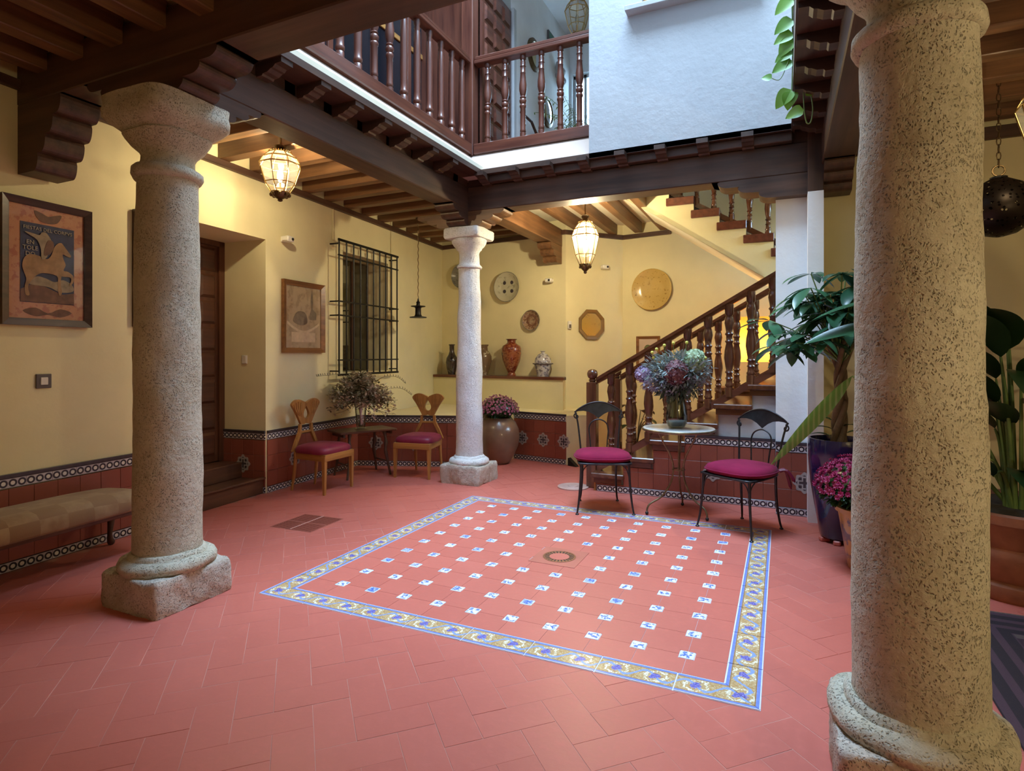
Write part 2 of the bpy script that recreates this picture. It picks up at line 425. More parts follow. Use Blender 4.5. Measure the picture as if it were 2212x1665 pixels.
def wall_grid(x0,x1,z0,z1,holes,th):
    xs=sorted({x0,x1}|{a for h in holes for a in h[:2]}); zs=sorted({z0,z1}|{a for h in holes for a in h[2:]})
    inh=lambda i,j: any(h[0]-1e-6<=xs[i] and xs[i+1]<=h[1]+1e-6 and h[2]-1e-6<=zs[j] and zs[j+1]<=h[3]+1e-6 for h in holes)
    nx,nz=len(xs),len(zs); solid={(i,j) for i in range(nx-1) for j in range(nz-1) if not inh(i,j)}
    vs=[(x,y,z) for y in (0,th) for x in xs for z in zs]; I=lambda k,i,j: k*nx*nz+i*nz+j
    fs=[]
    for i,j in solid:
        fs.append((I(0,i,j),I(0,i+1,j),I(0,i+1,j+1),I(0,i,j+1))); fs.append((I(1,i,j),I(1,i,j+1),I(1,i+1,j+1),I(1,i+1,j)))
        if (i-1,j) not in solid: fs.append((I(0,i,j),I(0,i,j+1),I(1,i,j+1),I(1,i,j)))
        if (i+1,j) not in solid: fs.append((I(0,i+1,j),I(1,i+1,j),I(1,i+1,j+1),I(0,i+1,j+1)))
        if (i,j-1) not in solid: fs.append((I(0,i,j),I(1,i,j),I(1,i+1,j),I(0,i+1,j)))
        if (i,j+1) not in solid: fs.append((I(0,i,j+1),I(0,i+1,j+1),I(1,i+1,j+1),I(1,i,j+1)))
    return MB().add(vs,fs)

ZC=3.46                                         # ceiling plaster over the joists
wall_left=struct('wall_left', wall_grid(-2.2,8.66,0,ZC,[(3.40,4.50,0,2.655),(5.83,6.90,1.225,2.75)],.62), M['yellow'], loc=(-4.498,0,0), rot=AL)
struct('wall_left_light_stop', MB().box(3.2,7.1,.625,.70,0,3.0), M['dark'], loc=(-4.498,0,0), rot=AL)  # unseen backing added to stop daylight leaking through door and window

def strip(pts, th):
    n=len(pts); out=[]
    for i,p in enumerate(pts):
        a=Vector(pts[max(i-1,0)]); b=Vector(pts[min(i+1,n-1)]); t=(b-a).normalized(); out.append((p[0]-t.y*th,p[1]+t.x*th))
    return pts+list(reversed(out))
wall_back=struct('wall_back', MB().prism(strip([(-5.29,8.592),(-2.92,8.23),(-2.26,9.0)],.3),0,ZC), M['yellow'])
struct('wall_back_lower', MB().prism([(-5.245,8.262),(-2.86,7.935),(-2.93,8.235),(-5.28,8.595)],0,1.084), M['yellow'])
wall_stair=struct('wall_stairwell', MB().prism(strip([(-2.26,9.0),(3.0,8.16)],.3),0,6.6), M['yellow'])
struct('wall_back_right', MB().box(.22,3.1,5.98,6.025,0,3.46), M['yellow'])
struct('wall_right', MB().box(3.0,3.25,-2.2,8.3,0,3.46), M['yellow'])
struct('wall_front', MB().box(-4.6,3.1,-2.2,-1.95,0,3.46), M['yellow'])
# low masonry ledge in the back corner, faced with tiles
LEDGE=[(-5.055,6.12),(-3.80,6.58),(-3.40,7.45),(-2.58,7.30),(-2.34,7.50),(-2.30,8.9),(-5.2,8.5)]
_z=[.645]*7; _n=len(LEDGE)
ledge=struct('wall_ledge', MB().add([(x,y,0) for x,y in LEDGE]+[(x,y,z) for (x,y),z in zip(LEDGE,_z)],
    [tuple(reversed(range(_n))),(7,8,13),(8,9,13),(9,12,13),(9,10,12),(10,11,12)]+[(i,(i+1)%_n,(i+1)%_n+_n,i+_n) for i in range(_n)]), M['yellow'])

# ---- floor: grout bed, herringbone terracotta, tiled carpet in the patio
floor=struct('floor', MB().box(-5.8,3.2,-2.2,9.2,-.12,-.0012), M['grout'])
FT=.15; G=.0022
def tile_mesh(name, lx, ly, h, c, mat):
    me=bpy.data.meshes.new(name); mb=MB().box(-lx/2,lx/2,-ly/2,ly/2,-h,0,c); me.from_pydata(mb.v,[],mb.f); me.materials.append(mat); return me
CF=Vector((-sin(RD(24.78)),cos(RD(24.78)),0)); CR=Vector((cos(RD(24.78)),sin(RD(24.78)),0))
def proj(p):
    d=Vector(p)-Vector((0,0,1.45)); z=d.dot(CF)
    if z<.3: return None
    return (1106+1265*d.dot(CR)/z, 766-1265*d.z/z, z)
me_t=tile_mesh('floor_tile',2*FT-G,FT-G,.018,.0008,M['terra'])
cand=[]
for i in range(-60,75):
    for j in range(-60,75):
        k=(i-j)%4
        if k==0: a,b_,r=(i+1)*FT,(j+.5)*FT,0
        elif k==3: a,b_,r=(i+.5)*FT,(j+1)*FT,pi/2
        else: continue
        x=(a-b_)*sqrt(.5)-1.45; y=(a+b_)*sqrt(.5)+2.6
        if not(wallX(y)-.05<x<2.95 and -1.9<y<8.9): continue
        if -2.86+.16<x<-.11-.16 and 2.61+.16<y<5.25-.16: continue
        if y>6.0 and x>.3: continue
        q=proj((x,y,0)); ar=0
        if q and -40<q[0]<2250 and q[1]<1700: ar=1/q[2]**3
        cand.append((ar,x,y,r+pi/4))
cand.sort(key=lambda t:-t[0])
for ar,x,y,r in cand[:300]:
    jz=random.uniform(-.0008,.0008)
    o=link('floor_tile',me_t,floor,(x,y,jz),r+random.uniform(-.006,.006))
far=MB()
for ar,x,y,r in cand[300:]:
    st=len(far.v); far.box(-FT+G/2,FT-G/2,-FT/2+G/2,FT/2-G/2,-.012,0)
    far.xf(Matrix.Translation((x,y,random.uniform(-.0008,.0008)))@Matrix.Rotation(r,4,'Z'),st)
o=far.build('distant_floor_tiles',M['terra'],floor); o['kind']='stuff'

CX0,CX1,CY0,CY1=-2.888,-.080,2.585,5.285
MB().box(CX0,CX1,CY0,CY1,-.003,.0012).build('carpet_bed',P('pale_carpet_grout',(.66,.62,.66),.8),floor)
BW=.152; ZT=.0045
def border_side(n, L, ox, oy, rz):
    for k in range(n):
        x0=k*L/n; x1=(k+1)*L/n; xc=(x0+x1)/2; g=.0035
        a0=x0+g; a1=x1-g
        # outer edge y=-BW/2, inner edge +BW/2; mitre the corner tiles
        i0=max(a0,BW) if k==0 else a0; i1=min(a1,L-BW) if k==n-1 else a1
        poly=[(a0-xc,-BW/2+g/2),(a1-xc,-BW/2+g/2),(i1-xc,BW/2-g/2),(i0-xc,BW/2-g/2)]
        MB().prism(poly,-.012,0).build('border_tile',M['border'],floor,None,(ox+cos(rz)*xc-sin(rz)*BW/2, oy+sin(rz)*xc+cos(rz)*BW/2, ZT),rz)
border_side(8,CX1-CX0,CX0,CY0,0); border_side(8,CY1-CY0,CX1,CY0,pi/2)
border_side(8,CX1-CX0,CX1,CY1,pi); border_side(8,CY1-CY0,CX0,CY1,-pi/2)
NX=[-2.524+.2342*k for k in range(10)]; NY=[2.914+.2323*k for k in range(10)]
ex=[CX0+BW+.001]+NX+[CX1-BW-.001]; ey=[CY0+BW+.001]+NY+[CY1-BW-.001]
IH=.036; fcache={}
for i in range(11):
    for j in range(11):
        if i==5 and j==5 and False: continue
        x0,x1,y0,y1=ex[i],ex[i+1],ey[j],ey[j+1]; xc,yc=(x0+x1)/2,(y0+y1)/2
        key=(i==0,i==10,j==0,j==10)
        if key not in fcache:
            hx,hy=(x1-x0)/2-.001,(y1-y0)/2-.001; n=IH+.001
            cl,cr,cb,ct=i>0,i<10,j>0,j<10; pts=[]
            pts+= [(-hx+n,-hy),(-hx+n,-hy+n),(-hx,-hy+n)][::-1] if cl and cb else [(-hx,-hy)]
            pts+= [(hx-n,-hy),(hx-n,-hy+n),(hx,-hy+n)] if cr and cb else [(hx,-hy)]
            pts+= [(hx,hy-n),(hx-n,hy-n),(hx-n,hy)] if cr and ct else [(hx,hy)]
            pts+= [(-hx+n,hy),(-hx+n,hy-n),(-hx,hy-n)] if cl and ct else [(-hx,hy)]
            me=bpy.data.meshes.new('field_tile'); mb=MB().prism(pts,-.012,0); me.from_pydata(mb.v,[],mb.f); me.materials.append(M['terra2']); fcache[key]=me
        link('field_tile',fcache[key],floor,(xc,yc,ZT-.0008))
me_in=tile_mesh('inlay_tile',2*IH-.002,2*IH-.002,.012,.0015,M['inlay'])
DX,DY=-1.448,3.945
for x in NX:
    for y in NY:
        if abs(x-DX)<.18 and abs(y-DY)<.18:
            continue
        link('inlay_tile',me_in,floor,(x,y,ZT+.0006),random.choice((0,pi/2))+random.uniform(-.02,.02))

# drain covers
t=thing('floor_drain','square terracotta drain cover with a ring of slots in the tiled carpet','drain',(DX,DY,ZT))
MB().box(-.17,.17,-.17,.17,-.004,.002,.001).build('drain_tile',P('drain_clay',(.46,.13,.09),.5),t)
MB().lathe([(.115,.0015),(.118,.004),(.108,.005),(.106,.0025)],32).build('drain_ring',P('rusty_ring',(.28,.11,.05),.5,.3),t,40)
sl=tile_mesh('slot',.030,.009,.001,.0002,M['dark'])
for k in range(24): link('slot',sl,t,(.088*cos(k*pi/12),.088*sin(k*pi/12),.0035),k*pi/12)
MB().lathe([(.070,.002),(.070,.0035),(.001,.004)],24,cap=False).build('drain_cap',M['terra2'],t)
t=thing('floor_grate','dark red square floor grate crossed by a joint beside the stone column','grate',(-3.72,3.85,.0),RD(3))
gm=P('iron_red_grate',(.30,.075,.05),.6)
MB().box(-.215,.215,-.215,.215,-.006,.001,.0005).build('grate_plate',gm,t)
for q in range(4):
    for k in range(8):
        a=.03+k*.022; MB().box(a-.004,a+.004,-.10+.0*k,.10,.001,.0035).build('grate_bar',gm,t,None,((.1 if False else 0),0,0),q*pi/2) if False else None
for k in range(-9,10):
    if k==0: continue
    MB().box(-.2,.2,-.005,.005,.001,.004).build('grate_bar',gm,t,None,(0,k*.0212,0))
MB().box(-.21,.21,-.006,.006,.001,.0055).build('grate_joint',M['grout'],t,None,None,pi/2)

# ---- dado of glazed tiles
me_cache={}
def tmesh(name, lx, lz, th, mat):
    key=(name,round(lx,4),round(lz,4))
    if key not in me_cache:
        me=bpy.data.meshes.new(name); mb=MB().box(-lx/2,lx/2,-th,0,-lz/2,lz/2,.0015); me.from_pydata(mb.v,[],mb.f); me.materials.append(mat); me_cache[key]=me
    return me_cache[key]
def medallion_loops(r):
    pts=[]
    for k in range(64):
        a=2*pi*k/64; rr=r*(.87+.09*cos(8*a)+.03*cos(4*a)); pts.append((rr*cos(a),rr*sin(a)))
    return pts
def cross_pts(r,w): return [(-w,-r),(w,-r),(w,-w),(r,-w),(r,w),(w,w),(w,r),(-w,r),(-w,w),(-r,w),(-r,-w),(-w,-w)]
M['med1']=P('medallion_white',(.38,.35,.33),.3,var=.25,vs=40); M['med2']=P('medallion_dark',(.05,.04,.05),.3,var=.2,vs=30)
_md=None
def medallion(parent, loc, rz):
    global _md
    if _md is None:
        _md=[]
        for lps,d,mt,nm in (([medallion_loops(.098),medallion_loops(.070)],.003,M['med1'],'medallion_tile'),([medallion_loops(.072)],.002,M['med2'],'medallion_field'),([cross_pts(.058,.022),cross_pts(.044,.011)],.004,M['med1'],'medallion_cross')):
            mb=shape2d(lps,d).xf(XZ); me=bpy.data.meshes.new(nm); me.from_pydata(mb.v,[],mb.f); me.materials.append(mt); _md.append((nm,me))
    for i,(nm,me) in enumerate(_md): link(nm,me,parent,(loc[0],loc[1],loc[2]),rz)
def dado(parent, p0, p1, inv, top=.66, meds=(), ztops=None, bands=(True,True), nosing=True):
    """tiles in world space from p0 to p1 with the room on the right-hand side; inv: world->parent matrix"""
    a=Vector(p0); b=Vector(p1); L=(b-a).length; d=(b-a)/L; rz=atan2(d.y,d.x); th=.014
    def put(name,me,s,z,off=0.0):
        w=Vector((a.x+d.x*s+d.y*off, a.y+d.y*s-d.x*off, z)); M4=inv@(Matrix.Translation(w)@Matrix.Rotation(rz,4,'Z'))
        o=link(name,me,parent); o.matrix_basis=M4; return o
    n=max(1,round(L/.155)); w=L/n; zb=.07 if bands[0] else 0.0; zt=top-.10 if bands[1] else top
    rows=3; hrow=(zt-zb)/rows
    for k in range(n):
        for r in range(rows): put('dado_tile',tmesh('dado_tile',w-.002,hrow-.002,th,M['dado']),(k+.5)*w,zb+(r+.5)*hrow)
    nb=max(1,round(L/.165)); wb=.165
    for k in range(nb+1):
        s0=k*wb; s1=min(L,s0+wb)
        if s1-s0<.02: continue
        for on,z in ((bands[0],.035),(bands[1],top-.062)):
            if on: put('border_band_tile',tmesh('border_band_tile',s1-s0-.001,.068,th+.002,M['band']),(s0+s1)/2,z)
    if nosing and bands[1]:
        put('dado_nosing',tmesh('dado_nosing',L,.026,th+.008,M['med2']),L/2,top-.014)
    for s in meds:
        wv=Vector((a.x+d.x*s+d.y*(th+.001), a.y+d.y*s-d.x*(th+.001), zb+(zt-zb)*.47)); M4=inv@(Matrix.Translation(wv)@Matrix.Rotation(rz,4,'Z'))
        global _md
        if _md is None: medallion(parent,(0,0,-50),0)
        for nm,me in _md: o=link(nm,me,parent); o.matrix_basis=M4
bpy.context.view_layer.update()
IVL=wall_left.matrix_world.inverted(); I4=Matrix.Identity(4)
medallion(floor,(0,0,-50),0)
for _o in [o for o in floor.children if o.name.startswith('medallion')]: bpy.data.objects.remove(_o)
pL=lambda s: LW(s,0)[:2]
# room lies to the right when walking in +s on the left wall (towards +Y)
dado(wall_left,pL(.6),pL(3.38),IVL,.655,meds=(.4,1.0,1.6,2.2))
dado(wall_left,pL(4.515),pL(6.16),IVL,.655,meds=(.42,1.08))
r0=LW(4.50,.585)[:2]; r1=LW(4.50,.0)[:2]
dado(wall_left,r0,r1,IVL,.655,meds=(.30,))
bpy.context.view_layer.update()
dado(ledge,LEDGE[0],LEDGE[1],I4,.665,meds=(.25,.75))
dado(ledge,LEDGE[2],LEDGE[3],I4,.665,meds=(.14,.48,.80))

# ---- ceilings with joists
def ceiling(name, x0,x1,y0,y1, joists):
    r=sroot(name)
    MB().box(x0,x1,y0,y1,ZC,ZC+.04).build('ceiling_plaster',M['cream'],r)
    for (a,b,c_,d,mat) in joists:
        MB().box(a,b,c_,d,3.30,ZC+.002,.006).build('joist',mat,r)
    return r
JL=[]
y=2.75
while y<8.25:
    JL.append((wallX(y)+.01,-3.20,y-.055,y+.055,M['joistx'])); y+=.39
cl=ceiling('ceiling_left',-5.6,-2.97,2.30,9.0,JL)
JB=[(x-.055,x+.055,5.98,8.30 if x<-2.9 else 8.25+ (x+2.92)*1.15 if x<-2.3 else 8.9-.1*(x+2.2),M['joisty']) for x in (-1.60,-1.985,-2.37,-2.755)]
cb=ceiling('ceiling_back',-2.97,-1.46,5.70,9.3,JB)
MB().box(-1.46,.45,5.70,7.32,ZC,ZC+.04).build('ceiling_plaster',M['cream'],cb)
JF=[(x-.06,x+.06,-1.95,2.20,M['joisty']) for x in [-4.40+.39*k for k in range(19)]]
cf=ceiling('ceiling_front',-4.8,3.1,-2.2,2.50,JF)
JR=[(.55,2.99,y-.06,y+.06,M['joistx']) for y in [2.62+.39*k for k in range(9)]]
cr=ceiling('ceiling_right',.07,3.1,2.50,6.0,JR)
# carved joist ends over the beams, towards the patio
def corbel_mesh():
    lo=[(-.02,.12),(-.02,.02),(.05,.02),(.06,.032),(.10,.036),(.13,.052),(.15,.056),(.17,.074),(.225,.078),(.225,.12)]
    return shape2d([lo],.10)
cm=corbel_mesh()
def put_corbels(parent, spots, rz, name='joist_end'):
    mb=MB().add(cm.v,cm.f).xf(XZ); me=bpy.data.meshes.new(name); me.from_pydata(mb.v,[],mb.f); me.materials.append(M['beamx'])
    for p in spots: link(name,me,parent,(p[0],p[1],3.285),rz)
put_corbels(cl,[(-3.19,2.885+.366*k-.366) for k in range(1,8)],0)
put_corbels(cb,[(-1.798+.3795*k,5.74) for k in range(-3,5)],-pi/2)
put_corbels(cr,[(.305,2.55+.366*k) for k in range(9)],pi)
# boards closing the soffit over the joist ends
MB().box(-3.235,-3.20,2.5,5.75,3.31,3.459).build('blocking_board',M['beamy'],cl)
MB().box(-3.2,.40,5.76,5.79,3.31,3.459).build('blocking_board',M['beamx'],cb)
MB().box(.31,.34,2.5,5.75,3.33,3.459).build('blocking_board',M['beamy'],cr)
MB().box(-3.2,-2.955,2.5,5.62,3.398,3.45).build('soffit_board',M['beamy'],cl)
MB().box(-2.97,.07,5.605,5.75,3.398,3.45).build('soffit_board',M['beamx'],cb)
MB().box(.07,.31,2.5,5.62,3.398,3.45).build('soffit_board',M['beamy'],cr)
struct('trim_1',MB().box(-2.0,8.6,-.05,.0,3.235,3.30,.006),M['beamx'],loc=(-4.498,0,0),rot=AL)
struct('trim_2',MB().prism([(-5.25,8.54),(-2.92,8.19),(-2.92,8.23),(-5.28,8.58)],3.235,3.30),M['beamx'])
struct('trim_3',MB().prism([(-2.92,8.19),(-2.24,8.955),(-1.5,8.83),(-1.5,8.87),(-2.26,8.995),(-2.95,8.23)],3.235,3.30),M['beamx'])
struct('trim_4',MB().box(.30,3.0,5.93,5.98,3.20,3.30,.006),M['beamx'])

# ---- white coving below the gallery rail, upper floor slabs and walls
struct('trim_5',MB().add([(-2.955,2.40,3.40),(-2.955,5.605,3.40),(-3.255,5.905,3.73),(-3.255,2.40,3.73),(-3.30,2.40,3.40),(-3.30,5.95,3.40),(-3.35,5.95,3.73),(-3.35,2.40,3.73)],
    [(0,1,2,3),(0,3,7,4),(1,5,6,2),(4,7,6,5),(0,4,5,1),(3,2,6,7)]),M['fascia'])
struct('trim_6',MB().add([(-2.955,5.605,3.40),(-1.745,5.605,3.40),(-1.745,5.905,3.73),(-3.255,5.905,3.73),(-3.30,5.95,3.40),(-1.745,5.95,3.40),(-1.745,5.95,3.73),(-3.30,5.95,3.73)],
    [(0,1,2,3),(1,5,6,2),(0,3,7,4),(4,7,6,5),(0,4,5,1),(3,2,6,7)]),M['fascia'])
struct('floor_upper',MB().prism([(-5.6,2.3),(-3.30,2.3),(-3.30,5.95),(-1.5,5.95),(-1.5,9.3),(-5.6,9.3)],3.505,3.72),P('upper_floor_boards',(.30,.10,.06),.5))
struct('floor_upper_back',MB().box(-1.5,.45,5.75,7.32,3.505,3.72),M['cream'])
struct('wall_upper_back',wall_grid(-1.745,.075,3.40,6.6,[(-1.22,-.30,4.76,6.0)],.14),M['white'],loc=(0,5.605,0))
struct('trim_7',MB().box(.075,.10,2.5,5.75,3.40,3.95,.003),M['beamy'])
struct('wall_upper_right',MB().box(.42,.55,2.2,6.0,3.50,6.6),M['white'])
struct('wall_well_right',MB().box(.42,.55,2.1,6.0,6.6,9.6),P('bounce_damping_render_b',(.22,.20,.18),.9,var=.15))  # unseen upper well, coloured dark so less skylight bounces down
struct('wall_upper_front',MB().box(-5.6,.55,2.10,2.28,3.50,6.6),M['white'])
struct('wall_well_front',MB().box(-5.6,.42,2.10,2.28,6.6,9.6),P('bounce_damping_render_c',(.22,.20,.18),.9,var=.15))  # unseen too, dark tone chosen to damp bounced skylight
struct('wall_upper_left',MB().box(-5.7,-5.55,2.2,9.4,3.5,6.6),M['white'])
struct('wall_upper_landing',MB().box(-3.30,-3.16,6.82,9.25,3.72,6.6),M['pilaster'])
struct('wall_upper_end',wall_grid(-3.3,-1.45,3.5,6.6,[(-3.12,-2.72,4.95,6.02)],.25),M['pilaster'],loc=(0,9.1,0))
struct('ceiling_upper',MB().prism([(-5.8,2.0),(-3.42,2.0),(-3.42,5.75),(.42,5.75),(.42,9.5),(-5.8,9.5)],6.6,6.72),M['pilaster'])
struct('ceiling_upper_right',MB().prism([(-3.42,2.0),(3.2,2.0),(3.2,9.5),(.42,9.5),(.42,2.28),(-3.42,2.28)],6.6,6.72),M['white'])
M['well']=P('weathered_well_render',(.22,.20,.18),.9,var=.15)  # dark tone for the unseen upper well, keeps skylight mostly vertical
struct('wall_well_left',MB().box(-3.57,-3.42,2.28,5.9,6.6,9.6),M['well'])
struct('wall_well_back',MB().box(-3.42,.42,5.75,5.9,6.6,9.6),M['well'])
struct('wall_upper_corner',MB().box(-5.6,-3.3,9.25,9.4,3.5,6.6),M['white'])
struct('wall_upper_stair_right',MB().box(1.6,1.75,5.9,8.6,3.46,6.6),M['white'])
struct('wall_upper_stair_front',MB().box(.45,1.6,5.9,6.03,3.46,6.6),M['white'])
# window of the landing
w1=sroot('window_2',(-2.92,9.2,4.95))
for a,b,c_,d in ((-.2,.2,0,.05),(-.2,.2,1.02,1.07),(-.2,-.16,0,1.07),(.16,.2,0,1.07),(-.02,.02,0,1.07)):
    MB().box(a,b,-.02,.02,c_,d).build('window_frame',M['white'],w1)
for s in (-1,1): MB().box(s*.09-.07,s*.09+.07,-.003,.003,.05,1.02).build('pane',M['pane'],w1)
# shuttered window high on the white wall
w2=sroot('window_3',(-.76,5.62,4.76))
MB().box(-.60,.60,-.13,.03,-.05,.0,.006).build('window_sill',M['white'],w2)
for s in (-1,1): MB().box(s*.23-.225,s*.23+.225,.04,.07,0,1.24,.004).build('shutter',M['tanz'],w2)

# ---- stone pilaster / post at the foot of the stairs
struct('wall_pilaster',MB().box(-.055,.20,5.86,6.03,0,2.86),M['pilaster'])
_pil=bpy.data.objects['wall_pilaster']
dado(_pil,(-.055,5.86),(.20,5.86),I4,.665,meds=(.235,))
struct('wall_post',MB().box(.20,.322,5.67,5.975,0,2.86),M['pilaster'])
# ============================================================ TIMBER
def beam(name,label,x0,x1,y0,y1,z0,z1,ax):
    return tag(MB().box(x0,x1,y0,y1,z0,z1,.008).build(name,M['beam'+ax]),label,'beam')
def bracket_loop(L, h, lobes=3):
    """half profile: from the block out to the tip, stepping up in rounded lobes; y down is negative"""
    pts=[(0,0),(0,-h)]; 
    x=L*.34; pts.append((x,-h))
    step=(L-x)/lobes
    for k in range(lobes):
        zb=-h+(k)*h/lobes; zt=-h+(k+1)*h/lobes
        xa=x+k*step; xb=xa+step
        for i in range(7):
            a=-pi/2+pi/2*i/6; pts.append((xa+step*.15+ (step*.55)*cos(a), zb+ (h/lobes*.8)*(1+sin(a))))
        pts.append((xa+step*.62,zt)); 
        if k<lobes-1: pts.append((xb,zt))
    pts.append((L,0)); return pts
def two_sided(L,h,lobes=3):
    a=bracket_loop(L,h,lobes); return [(x,y) for x,y in a[2:]]+[(-x,y) for x,y in reversed(a[2:])]
def bracket(parent,name,loc,L,h,w,axis,mat,half=0,lobes=3):
    lp = two_sided(L,h,lobes) if not half else ([(0,0),(0,-h)]+bracket_loop(L,h,lobes)[2:])
    if half<0: lp=[(-x,y) for x,y in lp]
    mb=shape2d([lp],w).xf(XZ if axis=='x' else YZ)
    return mb.build(name,mat,parent,None,loc)

t=thing('timber_beam','dark timber beam over the near columns crossing the top of the view','beam',(0,0,0),0,'timber beams')
MB().box(wallX(2.3)+.01,2.98,2.19,2.44,3.13,3.42,.008).build('beam_timber',M['beamx'],t)
bracket(t,'bracket',(-3.34,2.315,3.13),.62,.19,.24,'x',M['beamx'])
bracket(t,'bracket',(.41,2.315,3.13),.62,.19,.24,'x',M['beamx'])
bracket(t,'wall_corbel',(wallX(2.3)+.012,2.315,3.13),.52,.46,.24,'x',M['beamx'],1,4)
t=thing('timber_beam','dark timber beam along the gallery from the near stone column to the far one','beam',(0,0,0),0,'timber beams')
MB().box(-3.43,-3.19,2.45,5.80,3.08,3.32,.008).build('beam_timber',M['beamy'],t)
bracket(t,'bracket',(-3.31,5.93,3.08),.55,.185,.235,'y',M['beamy'])
bracket(t,'bracket',(-3.31,2.46,3.08),.45,.15,.235,'y',M['beamy'],1)
t=thing('timber_beam','dark timber beam across the back of the patio below the white wall','beam',(0,0,0),0,'timber beams')
MB().box(-3.43,.42,5.74,5.98,3.05,3.32,.008).build('beam_timber',M['beamx'],t)
MB().box(-2.95,.08,5.66,5.74,3.32,3.40,.006).build('moulding',M['beamx'],t)
bracket(t,'bracket',(-3.31,5.86,3.05),.60,.16,.235,'x',M['joistx'])
bracket(t,'bracket',(.20,5.86,3.05),.80,.19,.235,'x',M['beamx'],-1)
t=thing('timber_beam','orange-brown timber beam from the far column to the wall of plates','beam',(0,0,0),0,'timber beams')
MB().box(-3.20,-2.98,5.99,8.255,3.06,3.32,.008).build('beam_timber',M['joisty'],t)
bracket(t,'wall_corbel',(-3.09,8.245,3.06),.50,.26,.21,'y',M['joisty'],-1,3)
t=thing('timber_beam','dark timber beam running back from the mottled near column beside the vine','beam',(0,0,0),0,'timber beams')
MB().box(.305,.55,2.45,5.97,3.08,3.34,.008).build('beam_timber',M['beamy'],t)
bracket(t,'wall_corbel',(.43,5.95,3.08),.45,.22,.22,'y',M['beamy'],-1,3)
MB().box(.20,.322,5.67,5.735,2.861,3.40,.004).build('post_head',M['beamz'],t)

# ============================================================ STONE COLUMNS
def sq(a,n):
    c,s=cos(a),sin(a); return (abs(c)**n+abs(s)**n)**(-1/n)
def loft(rows,N=64):
    """rows: (half size, squareness exponent, z)"""
    mb=MB(); vs=[]; fs=[]
    for r,n,z in rows:
        for k in range(N):
            a=2*pi*k/N+pi/N; q=r*sq(a,n); vs.append((q*cos(a),q*sin(a),z))
    for i in range(len(rows)-1):
        for k in range(N):
            l=(k+1)%N; fs.append((i*N+k,i*N+l,(i+1)*N+l,(i+1)*N+k))
    fs.append(tuple(reversed(range(N)))); fs.append(tuple(range((len(rows)-1)*N,len(rows)*N)))
    return mb.add(vs,fs)
def plinth(half,h,seed):
    rows=[(half*.985,18,0.0)]+[(half*(1.0 if .05<t<.95 else .985),18,h*t) for t in (.03,.15,.3,.45,.6,.75,.88,.96)]+[(half*.965,16,h),(half*.7,6,h+.003)]
    return loft(rows,128).noise(.013,5,seed=seed).noise(.009,20,seed=seed+3)
def column(label,x,y,rb,rt,ztop,mat,capital,seed,pm):
    t=thing('stone_column',label,'column',(x,y,0),0,'stone columns around the patio')
    plinth(.25,.205,seed).build('plinth',pm,t,50)
    loft([(rb+.04,2,.19),(rb+.062,2,.20),(rb+.074,2,.215),(rb+.076,2,.235),(rb+.066,2,.258),(rb+.045,2,.270),(rb+.026,2,.273),(rb+.022,2,.285),(rb+.008,2,.30)],64).noise(.010,9,seed=seed).build('base_moulding',mat,t,60)
    rows=[]; z0=.28; z1=ztop-.44
    for i in range(41):
        f=i/40; r=rb+(rt-rb)*(f**1.4)
        rows.append((r,2,z0+(z1-z0)*f))
    loft(rows,72).noise(.010,3.2,seed=seed).noise(.004,17,seed=seed+5).build('shaft',mat,t,80)
    loft(capital,80).noise(.009,7,seed=seed+9).build('capital',mat,t,55)
    return t
zA=2.94
cap_old=[(.165,2,zA-.46),(.182,2,zA-.455),(.192,2,zA-.435),(.188,2,zA-.405),(.172,2,zA-.39),(.150,2,zA-.385),(.142,2,zA-.36),(.140,2,zA-.325),(.150,2.1,zA-.30),
 (.185,2.3,zA-.265),(.208,2.6,zA-.225),(.214,2.8,zA-.205),(.205,3,zA-.195),(.225,3.6,zA-.175),(.245,5,zA-.15),(.262,7,zA-.12),(.266,7,zA-.07),(.258,7,zA-.04),(.262,7,zA),(.15,4,zA)]
column('weathered brown stone column beside the upholstered bench',-3.34,2.32,.186,.163,zA,M['stone'],cap_old,1,M['plinth'])
column('mottled ochre stone column in the near foreground by the potted flowers',.41,2.35,.193,.166,zA,M['stone'],cap_old,5,M['plinth'])
zB=2.885
cap_new=[(.128,2,zB-.45),(.142,2,zB-.445),(.146,2,zB-.43),(.136,2,zB-.415),(.126,2,zB-.405),(.118,2,zB-.39),(.118,2,zB-.27),(.128,2,zB-.245),(.150,2,zB-.225),(.152,2,zB-.21),(.175,2,zB-.19),(.195,2,zB-.155),(.200,2,zB-.125),(.190,2.2,zB-.115),(.212,12,zB-.112),(.222,14,zB-.09),(.222,14,zB-.01),(.215,12,zB),(.1,6,zB)]
column('whitewashed stone column in the far corner by the wooden chair',-3.28,5.93,.157,.122,zB,M['stone_white'],cap_new,11,M['plinth'])

